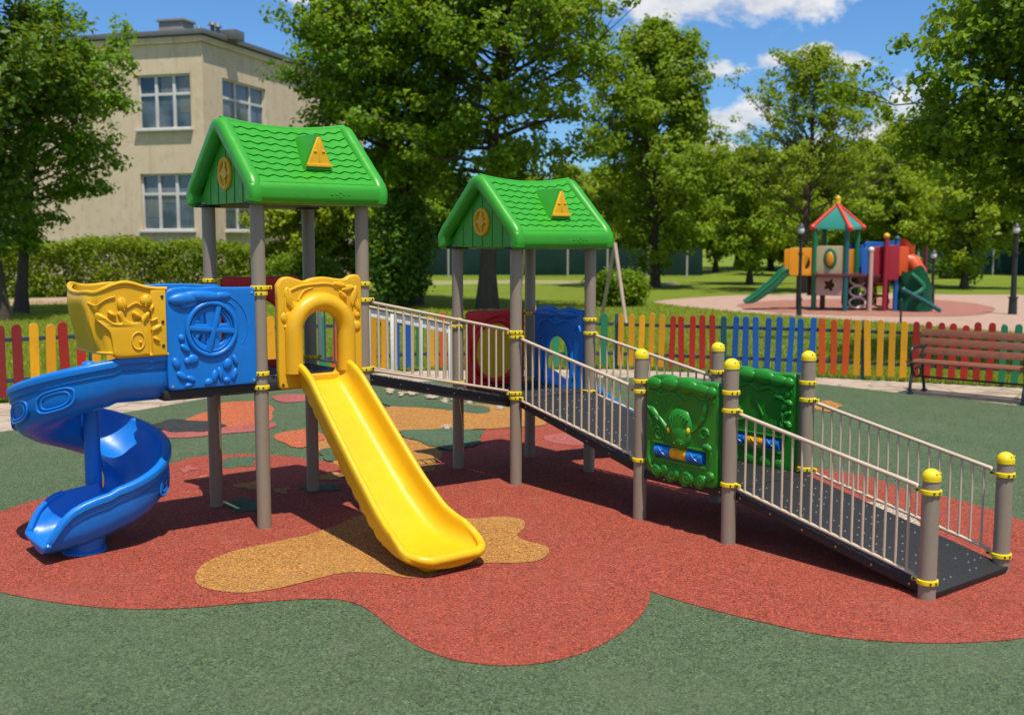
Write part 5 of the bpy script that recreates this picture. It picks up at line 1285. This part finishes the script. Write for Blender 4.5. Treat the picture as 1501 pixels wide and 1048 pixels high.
for px0, px1, D, yt, lb in ((-70, 305, 44.5, 347, 'long clipped green hedge below the school windows'), (310, 500, 47, 352, 'hedge stretch seen between the taller tower posts')):
    x0, x1 = (px0 - 750.5) / F * D, (px1 - 750.5) / F * D; h_ = hz(yt, D) - .22
    bush('hedge', ((x0 + x1) / 2, D, -.03), (x1 - x0, 1.6, h_), lb, M['leafH'], .13, int((x1 - x0) * 105), 'hedge')
bush('shrub', ((586 - 750.5) / F * 37, 37, -.03), (2.1, 1.9, 3.5), 'tall dark rounded shrub beside the bridge', M['leafD'], .15, 520, 'shrub', 0, False)
bush('shrub', ((905 - 750.5) / F * 38, 38, -.03), (2.0, 1.5, 1.15), 'low rounded green bush right of the lower tower', M['leafA'], .12, 260, 'shrub', 0, False)
bush('shrub', ((1395 - 750.5) / F * 66, 66, -.03), (2.4, 1.5, 1.2), 'small dark bush far right of the distant play tower', M['leafD'], .16, 160, 'shrub', 0, False)
bush('shrub', ((440 - 750.5) / F * 43, 43, -.03), (3.2, 1.6, 1.7), 'broad light bush seen through the taller tower', M['leafH'], .14, 340, 'shrub', 0, False)
# grass blades on the lawn
N = 110000
D = 14.5 + 26 * rng.random(N) ** 1.6; X = (rng.random(N) * 1.16 - .58) * D
fx_ = np.interp(X, [p[0] for p in FENCE], [p[1] for p in FENCE]); keep = D > fx_ + .02; D, X = D[keep], X[keep]
# keep the paved area clear
pl = [G(*p) for p in plaza]; PX, PY = np.array([p.x for p in pl]), np.array([p.y for p in pl]); ins = np.zeros(len(X), bool)
for k in range(len(PX)):
    j = k - 1; cnd = ((PY[k] > D) != (PY[j] > D)) & (X < (PX[j] - PX[k]) * (D - PY[k]) / (PY[j] - PY[k] + 1e-9) + PX[k]); ins ^= cnd
D, X = D[~ins], X[~ins]; N = len(D)
h_ = .05 + .06 * rng.random(N); a = rng.random(N) * 6.28; w_ = .006 + .004 * D / 20
bx, by = np.cos(a) * w_, np.sin(a) * w_; tx, ty = rng.normal(size=N) * .03, rng.normal(size=N) * .03
v = np.stack([np.stack([X - bx, D - by, np.full(N, -.035)], 1), np.stack([X + bx, D + by, np.full(N, -.035)], 1), np.stack([X + tx, D + ty, h_ - .03], 1)], 1).reshape(-1, 3)
tag(npmesh('grass_blades', v, np.arange(N * 3).reshape(-1, 3), leaf_mat('grass_blade', (.15, .235, .014), (.29, .37, .026), (.38, .40, .045), .45)), 'short sunlit grass on the lawn behind the fence', 'grass', None, 'stuff')

# ------------------------------------------------------------------ light, sky
EL, AZ = 69, math.atan2(-.92, .38)             # sun stands high behind the viewer
sd = Vector((math.cos(AZ) * math.cos(R(EL)), math.sin(AZ) * math.cos(R(EL)), math.sin(R(EL))))
sl = bpy.data.lights.new('sun', 'SUN'); sl.energy = 5.0; sl.angle = R(.55); sl.color = (1, .93, .80)
so = bpy.data.objects.new('sun', sl); col.objects.link(so); so.rotation_euler = sd.to_track_quat('Z', 'Y').to_euler()
w = bpy.data.worlds.new('World'); sc.world = w; w.use_nodes = True; nt = w.node_tree; nt.nodes.clear()
out = nt.nodes.new('ShaderNodeOutputWorld'); bg = nt.nodes.new('ShaderNodeBackground'); nt.links.new(bg.outputs[0], out.inputs[0])
sky = nt.nodes.new('ShaderNodeTexSky'); sky.sky_type = 'NISHITA'; sky.sun_disc = False; sky.sun_elevation = R(EL); sky.sun_rotation = math.atan2(sd.x, sd.y); sky.air_density = 1.0; sky.dust_density = .3; sky.ozone_density = 3.0
bg.inputs[1].default_value = .105
tc = nt.nodes.new('ShaderNodeTexCoord'); sep = nt.nodes.new('ShaderNodeSeparateXYZ'); nt.links.new(tc.outputs['Generated'], sep.inputs[0])
def mth(op, a, b=None, c=None, clamp=False):
    n = nt.nodes.new('ShaderNodeMath'); n.operation = op; n.use_clamp = clamp
    for i, v_ in enumerate((a, b, c)):
        if v_ is None: continue
        if isinstance(v_, (int, float)): n.inputs[i].default_value = v_
        else: nt.links.new(v_, n.inputs[i])
    return n.outputs[0]
yy = mth('MAXIMUM', sep.outputs[1], .05); ax_, az_ = mth('DIVIDE', sep.outputs[0], yy), mth('DIVIDE', sep.outputs[2], yy)
cmb = nt.nodes.new('ShaderNodeCombineXYZ'); nt.links.new(ax_, cmb.inputs[0]); nt.links.new(mth('MULTIPLY', az_, 1.5), cmb.inputs[1])
nz = noise(nt, cmb.outputs[0], 13, 8, .62, .3); nz2 = noise(nt, cmb.outputs[0], 34, 7, .6)
field = None
for px, py, rx, ry in ((1020, 6, 170, 50), (1110, 0, 130, 56), (1060, 100, 42, 20), (1140, 88, 45, 22), (1250, 95, 40, 20), (1195, 80, 40, 18), (1080, 180, 70, 36), (1320, 165, 80, 44), (1290, 195, 75, 30), (1050, 220, 75, 28), (1190, 215, 60, 18), (440, -4, 60, 14), (250, -60, 120, 30), (1500, -90, 160, 60), (100, 250, 120, 50)):
    d = ray(px, py); cx_, cz_ = d.x / d.y, d.z / d.y
    e = mth('SUBTRACT', 1.0, mth('SQRT', mth('ADD', mth('POWER', mth('ABSOLUTE', mth('DIVIDE', mth('SUBTRACT', ax_, cx_), rx / F)), 2.0), mth('POWER', mth('ABSOLUTE', mth('DIVIDE', mth('SUBTRACT', az_, cz_), ry / F)), 2.0))))
    field = e if field is None else mth('MAXIMUM', field, e)
field = mth('MAXIMUM', field, -1.2)
dens = mth('ADD', field, mth('MULTIPLY', mth('SUBTRACT', nz, .5), 3.4))
dens = mth('ADD', dens, mth('MULTIPLY', mth('SUBTRACT', nz2, .5), 1.1))
# unseen broken cloud, added outside the view as neutral fill light
n3 = noise(nt, tc.outputs['Generated'], 2.6, 7, .6)
gen = mth('MULTIPLY', mth('SUBTRACT', n3, .475), 5.0)
side = mth('MAXIMUM', mth('GREATER_THAN', mth('ABSOLUTE', ax_), .7), mth('GREATER_THAN', az_, .55)); gen = mth('MULTIPLY', gen, side)
mask = ramp(nt, mth('MAXIMUM', dens, gen), [(.10, 0.0), (.62, .95)])
shade = ramp(nt, mth('ADD', mth('MULTIPLY', nz2, .6), mth('MULTIPLY', nz, .4)), [(.36, (4.6, 5.0, 5.7)), (.6, (7.4, 7.4, 7.5))])
tint = mixc(nt, sky.outputs[0], (.52, .81, 1.12), 1.0, 'MULTIPLY')
nt.links.new(mixc(nt, tint, shade, mask), bg.inputs[0])

# ------------------------------------------------------------------ render settings
sc.view_settings.view_transform = 'Standard'; sc.view_settings.look = 'None'; sc.view_settings.exposure = .2; sc.view_settings.gamma = 1
cy = sc.cycles; cy.max_bounces = 7; cy.diffuse_bounces = 3; cy.glossy_bounces = 3; cy.transmission_bounces = 4; cy.transparent_max_bounces = 4
cy.use_denoising = True; cy.sample_clamp_indirect = 6
try: cy.denoiser = 'OPENIMAGEDENOISE'
except Exception: pass
